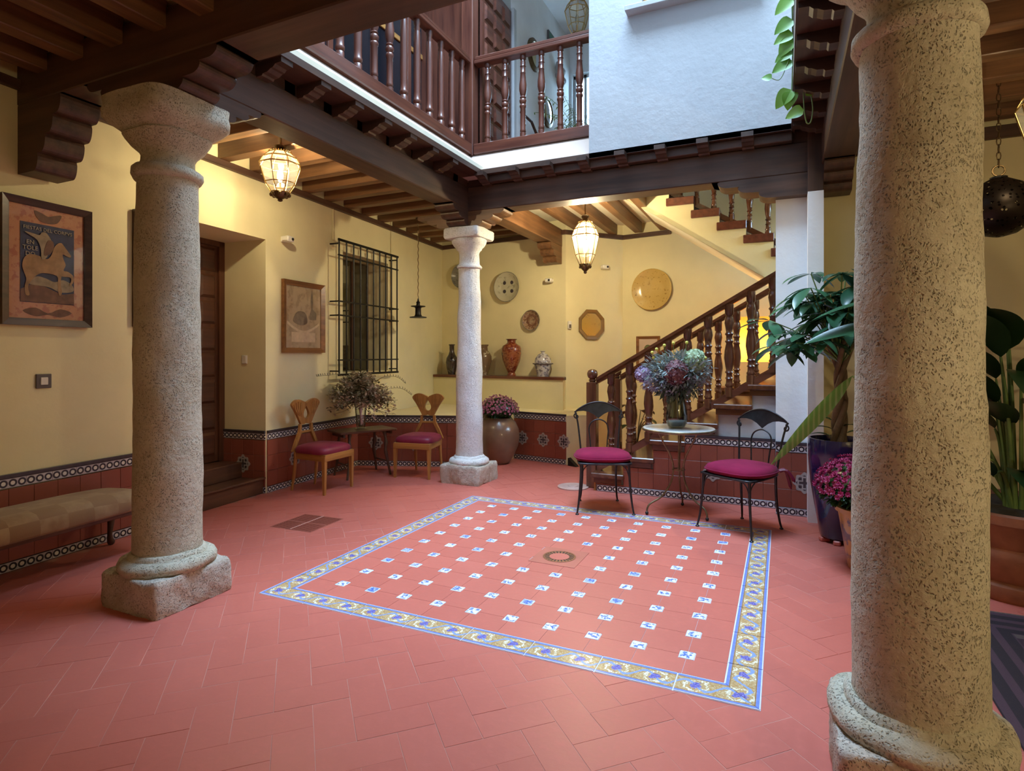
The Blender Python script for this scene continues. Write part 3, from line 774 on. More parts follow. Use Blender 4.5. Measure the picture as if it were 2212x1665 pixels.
# ============================================================ STAIRCASE
N_ST=9; RISE=.194; RUN=.31; SX=-1.82; SY0=6.06; SY1=7.30
st=thing('staircase','brown wooden staircase with tiled side rising behind the bistro table','staircase',(0,0,0))
side=[(SX,0)]
for k in range(N_ST): side+= [(SX+k*RUN,(k+1)*RISE-.05),(SX+(k+1)*RUN,(k+1)*RISE-.05)]
side.append((SX+N_ST*RUN,0))
shape2d([side],.05).xf(XZ).build('side_wall',M['white'],st,None,(0,SY0+.04,0))
shape2d([side],.05).xf(XZ).build('side_wall',M['yellow'],st,None,(0,SY1-.04,0))
for k in range(N_ST):
    x0=SX+k*RUN; z=(k+1)*RISE
    MB().box(x0-.035,x0+RUN+.012,SY0-.045,SY1+.03,z-.095 if False else z-.05,z,.008).build('tread',M['stairy'],st)
    MB().box(x0-.012,x0+RUN-.02,SY0-.022,SY0+.0,z-.105,z-.051,.003).build('tread_end',M['stairx'],st)
    MB().box(x0-.012,x0+.008,SY0+.0,SY1,z-RISE,z-.051).build('riser',M['tany'],st)
# tiles on the flank of the stairs
for k in range(6):
    x0=SX+k*RUN+ (.02 if k==0 else 0); x1=min(SX+(k+1)*RUN,-.06); zt=min((k+1)*RISE-.11,.56)
    for q in range(2):
        xa=x0+(x1-x0)*q/2; xb=x0+(x1-x0)*(q+1)/2
        top=zt if not (k==3 and q==0 and False) else zt
        z=.07
        while z<top-.012:
            zz=min(z+.163,top)
            MB().box(xa+.001,xb-.001,SY0-.012,SY0+.002,z+.001,zz-.001,.0015).build('dado_tile',M['dado'],st); z=zz
L=-.06-(SX+.03); nb=int(L/.165)+1
for k in range(nb):
    s0=SX+.03+k*.165; s1=min(s0+.165,-.06)
    if s1-s0>.02: MB().box(-(s1-s0)/2+.0005,(s1-s0)/2-.0005,-.016,0,-.034,.034,.0015).build('border_band_tile',M['band'],st,None,((s0+s1)/2,SY0+.001,.035))
for k in range(5):
    s0=-.885+k*.165; s1=min(s0+.165,-.06)
    if s1-s0>.02: MB().box(-(s1-s0)/2+.0005,(s1-s0)/2-.0005,-.016,0,-.034,.034,.0015).build('border_band_tile',M['band'],st,None,((s0+s1)/2,SY0+.001,.597))
MB().box(-.885,-.06,SY0-.02,SY0,.632,.655).build('dado_nosing',M['med2'],st)
for nm,me in _md:
    link(nm,me,st,(-.62,SY0-.0135,.30))
MB().box(SX+N_ST*RUN+.02,2.0,SY0+.2,7.3,1.60,1.74).build('landing',M['stairx'],st)

def baluster_profile(kind):
    if kind=='stair':
        return [(.034,0),(.034,.10),(.026,.105),(.034,.125),(.026,.145),(.024,.19),(.032,.20),(.024,.215),(.022,.25),(.034,.265),(.024,.285),(.030,.33),(.040,.42),(.036,.50),(.024,.58),(.034,.60),(.024,.615),(.024,.66),(.034,.68),(.024,.70),(.028,.74),(.037,.80),(.032,.85),(.024,.88),(.034,.895),(.034,1.0)]
    if kind=='turned':
        return [(.034,0),(.034,.06),(.026,.065),(.034,.08),(.032,.10),(.030,.11),(.030,.36),(.036,.37),(.038,.385),(.034,.40),(.026,.41),(.038,.43),(.040,.455),(.028,.475),(.036,.49),(.026,.505),(.036,.54),(.043,.58),(.042,.64),(.034,.70),(.029,.78),(.032,.785),(.028,.79),(.028,.86),(.034,.865),(.028,.88),(.030,.92),(.024,.94),(.034,.955),(.032,1.0)]
    return [(.036,0),(.036,.075),(.028,.085),(.040,.10),(.040,.125),(.034,.135),(.034,.20),(.037,.45),(.036,.65),(.032,.86),(.026,.88),(.032,.90),(.026,.92),(.034,.95),(.034,1.0)]
def bal_mesh(kind,h,mat):
    mb=MB().lathe([(r,z*h) for r,z in baluster_profile(kind)],12); me=bpy.data.meshes.new('baluster'); me.from_pydata(mb.v,[],mb.f); me.materials.append(mat); me.shade_smooth(); me.set_sharp_from_angle(angle=RD(50)); return me
def sloped(mb,x0,z0,x1,z1,y0,y1,h):
    return mb.add([(x0,y0,z0),(x1,y0,z1),(x1,y1,z1),(x0,y1,z0),(x0,y0,z0+h),(x1,y0,z1+h),(x1,y1,z1+h),(x0,y1,z0+h)],[(0,3,2,1),(4,5,6,7),(0,1,5,4),(1,2,6,5),(2,3,7,6),(3,0,4,7)])
def stair_rail(label,yc):
    t=thing('stair_railing',label,'railing',(0,0,0))
    MB().box(-1.945,-1.835,yc-.055,yc+.055,.0,1.15,.006).lathe([(.035,1.15),(.035,1.165),(.045,1.17),(.03,1.185),(.048,1.20),(.058,1.225),(.058,1.25),(.048,1.275),(.02,1.29),(.001,1.292)],16,(-1.89,yc,0),cap=False).build('newel_post',M['stairz'],t,40)
    sl=.615
    sloped(MB(),-1.84,.165,1.0,.165+sl*2.84,yc-.028,yc+.028,.075).build('bottom_rail',M['tanx'] if False else M['redx'],t)
    sl2=.592
    mb=sloped(MB(),-1.84,1.125,1.0,1.125+sl2*2.84,yc-.028,yc+.028,.045); sloped(mb,-1.84,1.165,1.0,1.165+sl2*2.84,yc-.042,yc+.042,.035); mb.build('handrail',M['stairx'],t)
    for k in range(13):
        x=-1.68+.2*k; zb=.165+sl*(x+1.84)+.03; zt=1.125+sl2*(x+1.84)+.02
        link('baluster',BST,t,(x,yc,zb)).scale=(1.25,1.25,(zt-zb)/.95)
    return t
BST=bal_mesh('stair',.95,M['stairz'])
stair_rail('dark turned stair railing with ball-topped newel nearest the bistro table',6.20)
stair_rail('dark turned stair railing on the far side of the staircase',7.24)

# upper flight climbing the other way
uf=thing('stair_flight','upper stair flight with dark tread ends and yellow soffit above the plates','staircase',(0,0,0))
UY0,UY1=7.36,8.25
zig=[]; X0=-1.86; nU=11
for j in range(nU): zig += [(X0+.295*j, 3.72-.175*j-.06),(X0+.295*(j+1),3.72-.175*j-.06)]
low=[(X0+.295*nU,1.45),(-.19,2.345),(-1.445,3.19),(-1.86,3.46)]
shape2d([zig+low],.06).xf(XZ).build('flight_side',M['yellow'],uf,None,(0,UY0+.03,0))
mb=MB().add([(-1.86,UY0,3.46),(-1.445,UY0,3.19),(-.19,UY0,2.345),(1.38,UY0,1.45),(-1.86,UY1,3.46),(-1.445,UY1,3.19),(-.19,UY1,2.345),(1.38,UY1,1.45)]+
            [(-1.86,UY0,3.52),(-1.445,UY0,3.25),(-.19,UY0,2.405),(1.38,UY0,1.51),(-1.86,UY1,3.52),(-1.445,UY1,3.25),(-.19,UY1,2.405),(1.38,UY1,1.51)],
            [(0,4,5,1),(1,5,6,2),(2,6,7,3),(8,9,13,12),(9,10,14,13),(10,11,15,14),(4,12,13,5),(5,13,14,6),(6,14,15,7),(0,8,12,4),(3,7,15,11),(0,1,9,8),(1,2,10,9),(2,3,11,10)])
mb.build('flight_soffit',M['cream'],uf)
for j in range(nU):
    x=X0+.295*j; z=3.72-.175*j
    MB().box(x-.03,x+.30,UY0-.035,UY1,z-.095,z-.0,.006).build('tread',M['redy'],uf)
    MB().box(x+.28,x+.298,UY0+.01,UY1,z-.175,z-.05).build('riser',M['beamy'],uf)
t=thing('stair_railing','railing of the upper stair flight seen below the back beam','railing',(0,0,0))
sloped(MB(),-1.86,3.78,1.38,1.86,7.42,7.48,.07).build('bottom_rail',M['stairx'],t)
sloped(MB(),-1.86,4.62,1.38,2.70,7.41,7.49,.07).build('handrail',M['stairx'],t)
for k in range(15):
    x=-1.75+.2*k; zb=3.78-.5926*(x+1.86)+.04; link('baluster',BST,t,(x,7.45,zb)).scale=(1,1,.82/.95)

# ============================================================ GALLERY RAILINGS
BTU=bal_mesh('turned',.915,M['redz']); BPL=bal_mesh('plain',.915,M['redz'])
gl=thing('gallery_railing','reddish gallery railing with plain balusters receding along the patio','railing',(-3.28,0,0))
MB().box(-.075,.075,2.3,5.86,3.73,3.85,.01).build('bottom_rail',M['redy'],gl)
MB().box(-.06,.06,2.3,5.86,4.765,4.81,.008).box(-.045,.045,2.3,5.86,4.81,4.86,.012).build('handrail',M['redy'],gl)
for k in range(15):
    y=5.755-.2225*k
    if y<2.4: break
    link('baluster',BTU if k in (6,7) else BPL,gl,(0,y,3.85))
gb=thing('gallery_railing','short reddish gallery railing with turned balusters ending at the white wall','railing',(0,5.945,0))
MB().box(-3.20,-1.747,-.075,.075,3.73,3.85,.01).build('bottom_rail',M['redx'],gb)
MB().box(-3.20,-1.747,-.06,.06,4.765,4.81,.008).box(-3.20,-1.747,-.045,.045,4.81,4.86,.012).build('handrail',M['redx'],gb)
for x in (-3.05,-2.83,-2.61,-2.39,-2.17,-1.955): link('baluster',BTU,gb,(x,0,3.85))
tag(MB().box(-3.355,-3.205,5.87,6.02,3.722,6.59,.008).build('corner_post',M['redz']),'square reddish wooden post at the corner of the gallery railing','post')
# panelled door leaf behind the railing and the glazed wooden screen of the left gallery
def panel_door(name,mat1,mat2,w,h,cols,rows,loc,rz,kind='structure',gap=.03):
    t=sroot(name,loc,rz)
    MB().box(0,w,0,.035,0,h).build('door_leaf',mat1,t)
    cw=(w-.08)/cols; ch=(h-.10)/rows
    for r in range(rows):
        off = 0
        for c_ in range(cols):
            x0=.04+c_*cw+gap/2; x1=.04+(c_+1)*cw-gap/2; z0=.05+r*ch+gap/2; z1=.05+(r+1)*ch-gap/2
            xm,zm=(x0+x1)/2,(z0+z1)/2; b=.028
            mb=MB().add([(x0,0,z0),(x1,0,z0),(x1,0,z1),(x0,0,z1),(x0+b,-.022,z0+b),(x1-b,-.022,z0+b),(x1-b,-.022,z1-b),(x0+b,-.022,z1-b)],[(0,1,5,4),(1,2,6,5),(2,3,7,6),(3,0,4,7),(4,5,6,7)])
            mb.build('door_panel',mat2,t)
    return t
panel_door('door_2',M['redz'],M['redx'],.80,2.12,3,9,(-3.158,6.02,3.73),pi/2)
struct('wall_upper_door',MB().box(-3.30,-3.165,6.02,6.83,5.86,6.6),M['white'])
struct('trim_8',MB().box(-3.19,-3.12,6.82,6.90,3.73,5.90,.006),M['white'])
sc=sroot('door_3',(-4.0,2.4,3.72))
for k in range(7):
    y0=k*.66
    MB().box(-.03,.03,y0,y0+.07,0,2.5,.004).build('screen_post',M['redz'],sc)
    MB().box(-.015,.015,y0+.07,y0+.66,0,.35).build('screen_panel',M['redx'],sc)
    MB().box(-.02,.02,y0+.07,y0+.66,.35,.42,.004).build('screen_rail',M['tany'],sc)
    MB().box(-.02,.02,y0+.07,y0+.66,1.32,1.38,.004).build('screen_rail',M['tany'],sc)
    MB().box(-.02,.02,y0+.07,y0+.66,2.4,2.5,.004).build('screen_rail',M['redy'],sc)
    MB().box(-.004,.004,y0+.07,y0+.66,.42,1.32).build('pane',M['darkpane'],sc)
    MB().box(-.004,.004,y0+.07,y0+.66,1.38,2.4).build('pane',M['darkpane'],sc)
MB().box(-.02,.62,3.62,3.70,0,2.8).build('screen_end',M['redz'],sc)

# ============================================================ DOOR, WINDOW AND GRILLE IN THE LEFT WALL
d1=panel_door('door_1',M['doorz'],M['doorx'],1.0,2.32,4,8,LW(3.45,.575,.32),AL)
struct('trim_9',MB().box(3.40,3.47,.55,.61,.32,2.655).box(4.43,4.50,.55,.61,.32,2.655).box(3.40,4.50,.55,.61,2.60,2.655),M['doorz'],loc=(-4.498,0,0),rot=AL)
s1=sroot('floor_door_step',(-4.498,0,0),AL)
MB().box(3.402,4.498,.02,.60,.0,.15,.008).build('step',M['doorx'],s1)
MB().box(3.402,4.498,.30,.60,.15,.31,.008).build('step',M['doorx'],s1)
MB().box(3.402,4.498,-.012,.04,.15,.175,.008).build('step_nosing',M['doorx'],s1)
w3=sroot('window_1',(-4.498,0,0),AL)
MB().box(5.83,6.90,.55,.60,1.225,2.75).build('window_back',M['dark'],w3)
MB().box(5.84,6.10,.33,.36,1.24,2.74,.004).build('shutter',M['doorz'],w3)
MB().box(6.10,6.89,.42,.43,1.24,2.74).build('curtain',P('grey_curtain',(.07,.065,.06),.9,var=.3,vs=6),w3)
for q in range(2): MB().box(6.12+q*.39,6.49+q*.39,.335,.34,1.24,2.74).build('pane',M['pane'],w3)
for x in (6.11,6.50,6.88): MB().box(x-.015,x+.015,.325,.35,1.24,2.74).build('window_frame',M['doorz'],w3)
gr=thing('window_grille','black wrought iron grille standing proud of the dark window','grille',(-4.498,0,0),AL)
gs0,gs1=5.575,6.925; gy=-.13
for k in range(10):
    s=gs0+(gs1-gs0)*k/9; MB().tube([(s,gy,1.205),(s,gy,2.845)],.0105,8).build('vertical_bar',M['black'],gr)
for z,h_ in ((1.205,.014),(1.385,.009),(1.93,.009),(2.10,.009),(2.66,.009),(2.845,.014)):
    MB().box(gs0-.02,gs1+.02,gy-.006-h_*.6,gy+.006,z-h_,z+h_).build('cross_bar',M['black'],gr)
for s in (gs0,gs1):
    for z in (1.93,2.10,2.80,1.25): MB().box(s-.008,s+.008,gy,.02,z-.008,z+.008).build('wall_pin',M['black'],gr)
# ============================================================ LAMPS
def lantern(label,x,y,ztop,zhang,R,H,power,n=8,lit=True,hook=True):
    t=thing('glass_lantern',label,'lantern',(x,y,ztop-H),0,'glass lanterns of the house')
    z=lambda f: H*f
    rings=[(.50*R,z(.86)),(.80*R,z(.76)),(1.0*R,z(.64)),(.72*R,z(.32)),(.44*R,z(.16))]
    def ringp(r,zz): return [(r*cos(2*pi*k/n+pi/n),r*sin(2*pi*k/n+pi/n),zz) for k in range(n)]
    mb=MB()
    for i,(r,zz) in enumerate(rings): mb.tube(ringp(r,zz),.006 if i in (1,2) else .005,6,closed=True)
    for k in range(n):
        mb.tube([ringp(r,zz)[k] for r,zz in rings],.0045,6)
    mb.build('lantern_frame',M['brass'],t,60)
    for i in range(len(rings)-1):
        a=ringp(*rings[i]); b=ringp(*rings[i+1])
        for k in range(n):
            l=(k+1)%n; f=.985
            q=[a[k],a[l],b[l],b[k]]; MB().add([(p[0]*f,p[1]*f,p[2]) for p in q],[(0,1,2,3)]).build('pane',M['lampglass'],t)
    mb=MB()
    for k in range(28): w=2*pi*k/28; mb.ball((.52*R*cos(w),.52*R*sin(w),z(.875)),.006,6,4)
    mb.build('bead_rim',M['brass'],t,60)
    MB().lathe([(.50*R,z(.86)),(.48*R,z(.875)),(.30*R,z(.90)),(.20*R,z(.93)),(.27*R,z(.955)),(.30*R,z(.975)),(.16*R,z(1.0)),(.01,z(1.0))],16).build('crown',M['bronze'],t,45)
    mb=MB().lathe([(.44*R,z(.16)),(.46*R,z(.145)),(.36*R,z(.10)),(.20*R,z(.06)),(.10*R,z(.04)),(.13*R,z(.02)),(.06*R,z(0)),(.005,z(0))],16)
    for k in range(n):
        w=2*pi*k/n; mb.ball((.40*R*cos(w),.40*R*sin(w),z(.115)),.10*R,8,6)
    mb.build('base_cup',M['bronze'],t,50)
    bh=MB().tube([(0,0,z(.16)),(0,0,z(.34))],.010,8).build('bulb_holder',M['brass'],t)
    MB().lathe([(.008,z(.34)),(.022,z(.40)),(.027,z(.46)),(.020,z(.53)),(.003,z(.57))],12,cap=False).build('bulb',M['bulb'] if lit else M['clear'],bh,60)
    if zhang>ztop: MB().tube([(0,0,H-.002),(0,0,zhang-ztop+H)],.007,8).build('hanging_stem',M['bronze'],t)
    if lit:
        l=bpy.data.lights.new('lantern_light','POINT'); l.energy=power; l.color=(1.0,.86,.56); l.shadow_soft_size=.035
        o=bpy.data.objects.new('lantern_light',l); o.location=(0,0,z(.60)); o.parent=t; COL.objects.link(o)
    return t
lantern('lit octagonal glass lantern under the joists near the poster wall',-4.05,3.86,3.31,3.46,.183,.50,46)
lantern('lit glass lantern hanging before the yellow plate by the stairs',-2.10,6.60,3.09,3.46,.158,.69,120)
lantern('lit glass lantern cut off by the edge above the pierced pendant',1.395,4.30,3.07,3.46,.17,.55,5)
lantern('added unseen lit glass lantern behind the viewpoint warming the near column',2.35,.75,2.05,3.46,.17,.55,76)  # unseen source added for the warm light on the near column
lantern('unlit glass lantern hanging on the upper landing',-2.40,7.20,6.10,6.6,.16,.62,0,lit=False)

# pierced metal pendant on a chain
t=thing('pierced_pendant','dark pierced metal pendant lamp hanging on a chain','lamp',(1.34,5.02,2.255))
m,nt,b=newmat('pierced_metal'); v=ocoord(nt); vo=node(nt,'ShaderNodeTexVoronoi',{'Vector':v,'Scale':34.0})
hole=ramp(nt,vo.outputs['Distance'],.30,.26); b.inputs['Base Color'].default_value=(.03,.022,.018,1); b.inputs['Metallic'].default_value=.8; b.inputs['Roughness'].default_value=.4
tr=node(nt,'ShaderNodeBsdfTransparent'); mx=node(nt,'ShaderNodeMixShader',{0:math_(nt,'MULTIPLY',hole,.85,clamp=True),1:b.outputs[0],2:tr.outputs[0]}); nt.links.new(mx.outputs[0],nt.nodes['Material Output'].inputs[0]); M['pierced']=m
MB().lathe([(.03,0),(.10,.02),(.165,.07),(.205,.14),(.215,.20),(.19,.28),(.13,.35),(.05,.395),(.03,.40)],32,cap=False).build('shade',M['pierced'],t,60)
MB().lathe([(.05,.392),(.05,.405),(.015,.415)],12).build('shade_cap',M['black'],t)
MB().tube([(.035*cos(a),0,.45+.035*sin(a)) for a in [2*pi*k/16 for k in range(16)]],.006,6,closed=True).build('ring',M['bronze'],t,60)
mb=MB()
for k in range(16):
    zz=.50+k*.05; mb.tube([((.012*cos(a) if k%2 else 0),(0 if k%2 else .012*cos(a)),zz+.03*sin(a)) for a in [2*pi*j/8 for j in range(8)]],.0035,5,closed=True)
mb.build('chain',M['bronze'],t)
# hanging iron candle lamp
t=thing('hanging_oil_lamp','black iron hanging lamp with two saucers on a long twisted rod','lamp',(-4.62,6.88,1.965))
MB().lathe([(.118,0),(.118,.012),(.055,.022),(.05,.03),(.042,.05),(.040,.13),(.05,.145),(.10,.155),(.102,.165),(.03,.172),(.022,.20),(.03,.21),(.012,.24),(.008,.27)],20).build('lamp_body',M['black'],t,40)
MB().tube([(.004*cos(k*1.3),.004*sin(k*1.3),.27+k*.02) for k in range(53)],.0065,6).build('rod',M['bronze'],t,60)

# ============================================================ POSTER AND PICTURES
def frame4(parent,w,h,fw,th,mat,bevel=.0,name='frame_side'):
    for a in range(4):
        L=(w,h)[a%2]/2; D=(h,w)[a%2]/2
        poly=[(-L,-D),(L,-D),(L-fw,-D+fw),(-L+fw,-D+fw)]
        vs=[(x,-0.0,y) for x,y in poly]+[(poly[0][0],-th,poly[0][1]),(poly[1][0],-th,poly[1][1]),(poly[2][0],-th*.5,poly[2][1]),(poly[3][0],-th*.5,poly[3][1])]
        mb=MB().add(vs,[(0,3,2,1),(4,5,6,7),(0,1,5,4),(1,2,6,5),(2,3,7,6),(3,0,4,7)]).xf(Matrix.Rotation(-a*pi/2,4,'Y'))
        mb.build(name,mat,parent)
M['frame_dark']=WOOD('dark_frame_wood',(.03,.013,.008),(.075,.034,.02),'x',.35,20)
M['frame_gilt']=WOOD('bronzed_frame_wood',(.13,.05,.018),(.26,.11,.035),'x',.3,20)
M['peach']=speckle('peach_poster_border',(.50,.22,.11),(.40,.13,.07),26,.52,.6,(.56,.30,.17))
M['navy']=P('navy_poster_ink',(.030,.032,.085),.6,var=.4,vs=14)
M['horse']=P('ochre_poster_ink',(.33,.18,.08),.6,var=.3,vs=16); M['horse2']=P('pale_poster_ink',(.30,.22,.14),.6,var=.3,vs=18); M['brownink']=P('brown_poster_ink',(.16,.07,.04),.6,var=.3,vs=20); M['paper_let']=P('pale_lettering',(.42,.36,.28),.6,var=.1)
po=thing('framed_poster','dark-framed festival poster of a rider on a prancing horse','picture',LW(2.385,-.006,2.086),AL)
frame4(po,.585,.868,.048,.035,M['frame_dark'])
pbd=MB().box(-.255,.255,-.010,-.002,-.395,.395).build('poster_border',M['peach'],po)
ppr=MB().box(-.175,.175,-.012,-.009,-.275,.272).build('poster_print',M['navy'],po)
def flat(lp,mat,name,y,parent): return shape2d([lp],.0012).xf(XZ).build(name,mat,parent,None,(0,y,0))
def sm2(pts,k=5):
    n=len(pts); out=[]
    for i in range(n):
        a,b_,c_,d=[Vector((*pts[(i+q-1)%n],0)) for q in range(4)]
        for j in range(k):
            t_=j/k; p=.5*((2*b_)+(c_-a)*t_+(2*a-5*b_+4*c_-d)*t_*t_+(3*b_-a-3*c_+d)*t_**3); out.append((p.x,p.y))
    return out
horse=[(-.165,-.03),(-.150,.03),(-.11,.055),(-.06,.05),(-.01,.035),(.02,.07),(.035,.12),(.06,.155),(.085,.165),(.10,.15),(.12,.125),(.15,.085),(.145,.07),(.12,.075),(.095,.085),(.10,.05),(.115,.01),(.10,-.03),(.13,-.035),(.165,-.06),(.17,-.10),(.150,-.135),(.140,-.13),(.152,-.10),(.145,-.075),(.10,-.075),(.085,-.08),(.082,-.14),(.09,-.19),(.075,-.215),(.065,-.19),(.062,-.13),(.055,-.075),(-.03,-.065),(-.075,-.085),(-.11,-.13),(-.13,-.17),(-.12,-.225),(-.145,-.225),(-.15,-.17),(-.14,-.12),(-.15,-.085)]
flat([(-.174,-.272),(.174,-.272),(.174,-.19),(.09,-.205),(-.02,-.16),(-.10,-.145),(-.174,-.19)],M['brownink'],'poster_ground',-.0135,ppr)
flat(sm2([(-.12,-.15),(-.08,-.095),(-.02,-.10),(.04,-.12),(.10,-.10),(.16,-.13),(.165,-.175),(.08,-.19),(0,-.16)],4),M['horse2'],'poster_cloud',-.0142,ppr)
flat(sm2(horse,3),M['horse'],'horse_figure',-.0155,ppr)
rider=[(-.045,.03),(-.05,.10),(-.075,.16),(-.13,.19),(-.15,.205),(-.10,.20),(-.06,.195),(-.045,.215),(-.02,.22),(.0,.20),(.015,.175),(.03,.13),(.0,.10),(-.01,.05)]
flat(sm2(rider,3),M['horse2'],'rider_figure',-.0172,ppr)
flat(sm2([(-.03,.06),(-.02,.13),(.0,.17),(.03,.16),(.03,.11),(.005,.07)],3),M['brownink'],'rider_cloak',-.0185,ppr)
flat(sm2([(-.06,.30),(-.09,.36),(-.04,.35),(0,.335),(.04,.35),(.09,.36),(.06,.30),(.0,.285)],3),M['brownink'],'crest_emblem',-.0115,pbd)
flat(sm2([(-.16,-.335),(-.08,-.31),(0,-.345),(.08,-.31),(.16,-.335),(.08,-.37),(0,-.355),(-.08,-.37)],3),M['brownink'],'scroll_ornament',-.0115,pbd)
textmesh('FIESTAS DEL CORPVS',.034).xf(XZ).build('lettering',M['paper_let'],ppr,None,(0,-.0145,.226))
textmesh('EN\nTOLE\nDO',.040).xf(XZ).build('lettering',M['paper_let'],ppr,None,(-.115,-.0145,.125))
MB().box(-.255,.255,-.0205,-.0195,-.395,.395).build('poster_glass',GLASS('poster_glass',(.97,.97,.97),.0,.08),po)

pic=thing('framed_picture','bronze-framed sepia picture of a spire between the doorway and grille','picture',LW(5.075,-.006,1.873),AL)
frame4(pic,.70,.80,.055,.04,M['frame_gilt'])
M['sepia']=speckle('sepia_print',(.42,.28,.18),(.30,.19,.12),9,.5,.5,(.50,.36,.24)); M['sepia2']=P('sepia_shadow',(.17,.11,.08),.6,var=.3,vs=25); M['sepia3']=P('sepia_light',(.62,.44,.29),.6,var=.15,vs=15)
psh=MB().box(-.30,.30,-.008,-.002,-.35,.35).build('print_sheet',M['sepia'],pic)
flat([(.10,.02),(.13,.10),(.12,.20),(.145,.33),(.165,.20),(.16,.10),(.22,.06),(.22,-.02),(.10,-.02)],M['sepia2'],'spire_shape',-.0095,psh)
flat(sm2([(-.17,-.02),(-.12,.05),(-.04,.07),(.04,.04),(.06,-.06),(-.05,-.09),(-.16,-.06)],4),M['sepia2'],'town_shape',-.0095,psh)
arc=[(-.27+.54*k/20,-.05-.10*sin(pi*k/20)) for k in range(21)]; flat(arc+[(x,z-.03) for x,z in reversed(arc)],M['sepia3'],'arch_shape',-.0102,psh)
flat([(-.20,-.28),(-.20,-.17),(.20,-.17),(.20,-.28)],M['sepia3'],'caption_panel',-.0095,psh)
MB().box(-.29,.29,-.021,-.020,-.34,.34).build('picture_glass',bpy.data.materials['poster_glass'],pic)
hf=thing('framed_picture','picture frame mostly hidden behind the brown stone column','picture',LW(3.22,-.006,2.15),AL)
frame4(hf,.40,.95,.04,.03,M['frame_dark']); MB().box(-.17,.17,-.008,-.002,-.44,.44).build('print_sheet',M['sepia'],hf)

def wallfr(P0,P1,s,off,z):
    a=Vector(P0); b=Vector(P1); d=(b-a).normalized(); return (a.x+d.x*s+d.y*off, a.y+d.y*s-d.x*off, z), atan2(d.y,d.x)
B0,B1=(-5.283,8.59),(-2.92,8.23); C0,C1=(-2.92,8.23),(-2.26,9.0); D0,D1=(-2.26,9.0),(3.0,8.16)
loc,rz=wallfr(D0,D1,.42,.003,1.50)
fp=thing('framed_print','small wooden framed botanical print behind the stair railing','picture',loc,rz)
frame4(fp,.37,.46,.04,.025,M['frame_gilt']); MB().box(-.155,.155,-.006,-.002,-.20,.20).build('print_sheet',P('pinkish_paper',(.55,.42,.33),.7),fp)
flat(sm2([(-.05,.0),(-.06,.06),(-.02,.10),(.03,.09),(.06,.04),(.04,-.02),(0,-.08)],4),P('botanical_ink',(.12,.13,.05),.7,var=.4,vs=30),'flower_drawing',-.008,fp)

# ============================================================ PLATES, JARS AND SHELF
def plate(label,wall,s,z,r,depth,mat,rim=None,decor=None,n=40):
    loc,rz=wallfr(*wall,s,.004,z); t=thing('wall_plate',label,'plate',loc,rz,'dishes on the wall')
    prof=[(.55*r,0),(.60*r,.012),(.92*r,depth*.8),(r,depth),(.985*r,depth+.006),(.93*r,depth),(.66*r,depth*.42),(.5*r,depth*.30),(.001,depth*.28)]
    mb=MB().lathe(prof,n,cap=False); mb.xf(Matrix.Rotation(pi/2,4,'X')); mb.build('dish',mat,t,35)
    if rim: MB().tube([(r*cos(a),-depth-.002,r*sin(a)) for a in [2*pi*k/40 for k in range(40)]],.006,6,closed=True).build('rim',rim,t,60)
    if decor: decor(t,r,depth)
    return t
M['p_grey']=speckle('grey_glazed_dish',(.20,.19,.16),(.10,.10,.09),18,.55,.2,(.26,.25,.20))
M['p_pale']=speckle('pale_glazed_dish',(.48,.45,.33),(.30,.28,.20),13,.56,.18,(.55,.52,.40))
M['p_brown']=speckle('brown_lustre_dish',(.30,.19,.12),(.13,.06,.03),40,.5,.18,(.48,.40,.30))
M['p_yellow']=speckle('mustard_glazed_dish',(.52,.36,.12),(.26,.15,.03),32,.60,.16,(.58,.40,.14))
M['p_oct']=speckle('ochre_octagon_dish',(.40,.25,.05),(.24,.14,.03),22,.60,.25,(.44,.28,.06))
plate('grey dish half hidden on the wall beside the white column capital',(B0,B1),.47,2.757,.205,.07,M['p_grey'])
plate('brownish dish peeping out beside the white column shaft',(B0,B1),.70,2.30,.18,.05,M['p_grey'])
def dots(t,r,dp):
    for ax,az in ((-.3,.3),(.3,.3),(-.3,-.28),(.3,-.28)):
        MB().lathe([(.13*r,0),(.001,.003)],14,cap=False).xf(Matrix.Translation((ax*r,-dp*.33,az*r))@Matrix.Rotation(pi/2,4,'X')).build('dark_spot',M['med2'],t)
plate('large pale grey bowl with four dark spots on the wall',(B0,B1),1.379,2.515,.232,.075,M['p_pale'],M['p_grey'],dots)
def rosette(t,r,dp):
    lp=[(r*(.62+.05*cos(9*a))*cos(a),r*(.62+.05*cos(9*a))*sin(a)) for a in [2*pi*k/72 for k in range(72)]]
    shape2d([lp,[(.42*r*cos(a),.42*r*sin(a)) for a in [2*pi*k/30 for k in range(30)]]],.004).xf(XZ).build('painted_ring',M['brownink'],t,None,(0,-dp*.40,0))
plate('small brown and cream bowl with painted rosette over the red jar',(B0,B1),1.815,1.978,.155,.05,M['p_brown'],M['p_grey'],rosette)
plate('large mustard-yellow round dish on the wall above the stair rail',(D0,D1),.489,2.432,.305,.06,M['p_yellow'],P('yellow_rim',(.55,.36,.08),.2))
loc,rz=wallfr(C0,C1,.43,.004,1.905)
t=thing('octagonal_plate','ochre octagonal wall plate lower than the lantern','plate',loc,rz)
oc=lambda r:[(r*cos(2*pi*k/8+pi/8),r*sin(2*pi*k/8+pi/8)) for k in range(8)]
MB().lathe([(.20,0),(.245,.03),(.24,.038),(.20,.03),(.175,.018),(.01,.016)],8,cap=False,a0=pi/8).xf(Matrix.Rotation(pi/2,4,'X')).build('rim',P('brown_octagon_rim',(.21,.12,.04),.35),t)
MB().lathe([(.185,.019),(.17,.021),(.001,.0225)],24,cap=False).xf(Matrix.Rotation(pi/2,4,'X')).build('dish',M['p_oct'],t)
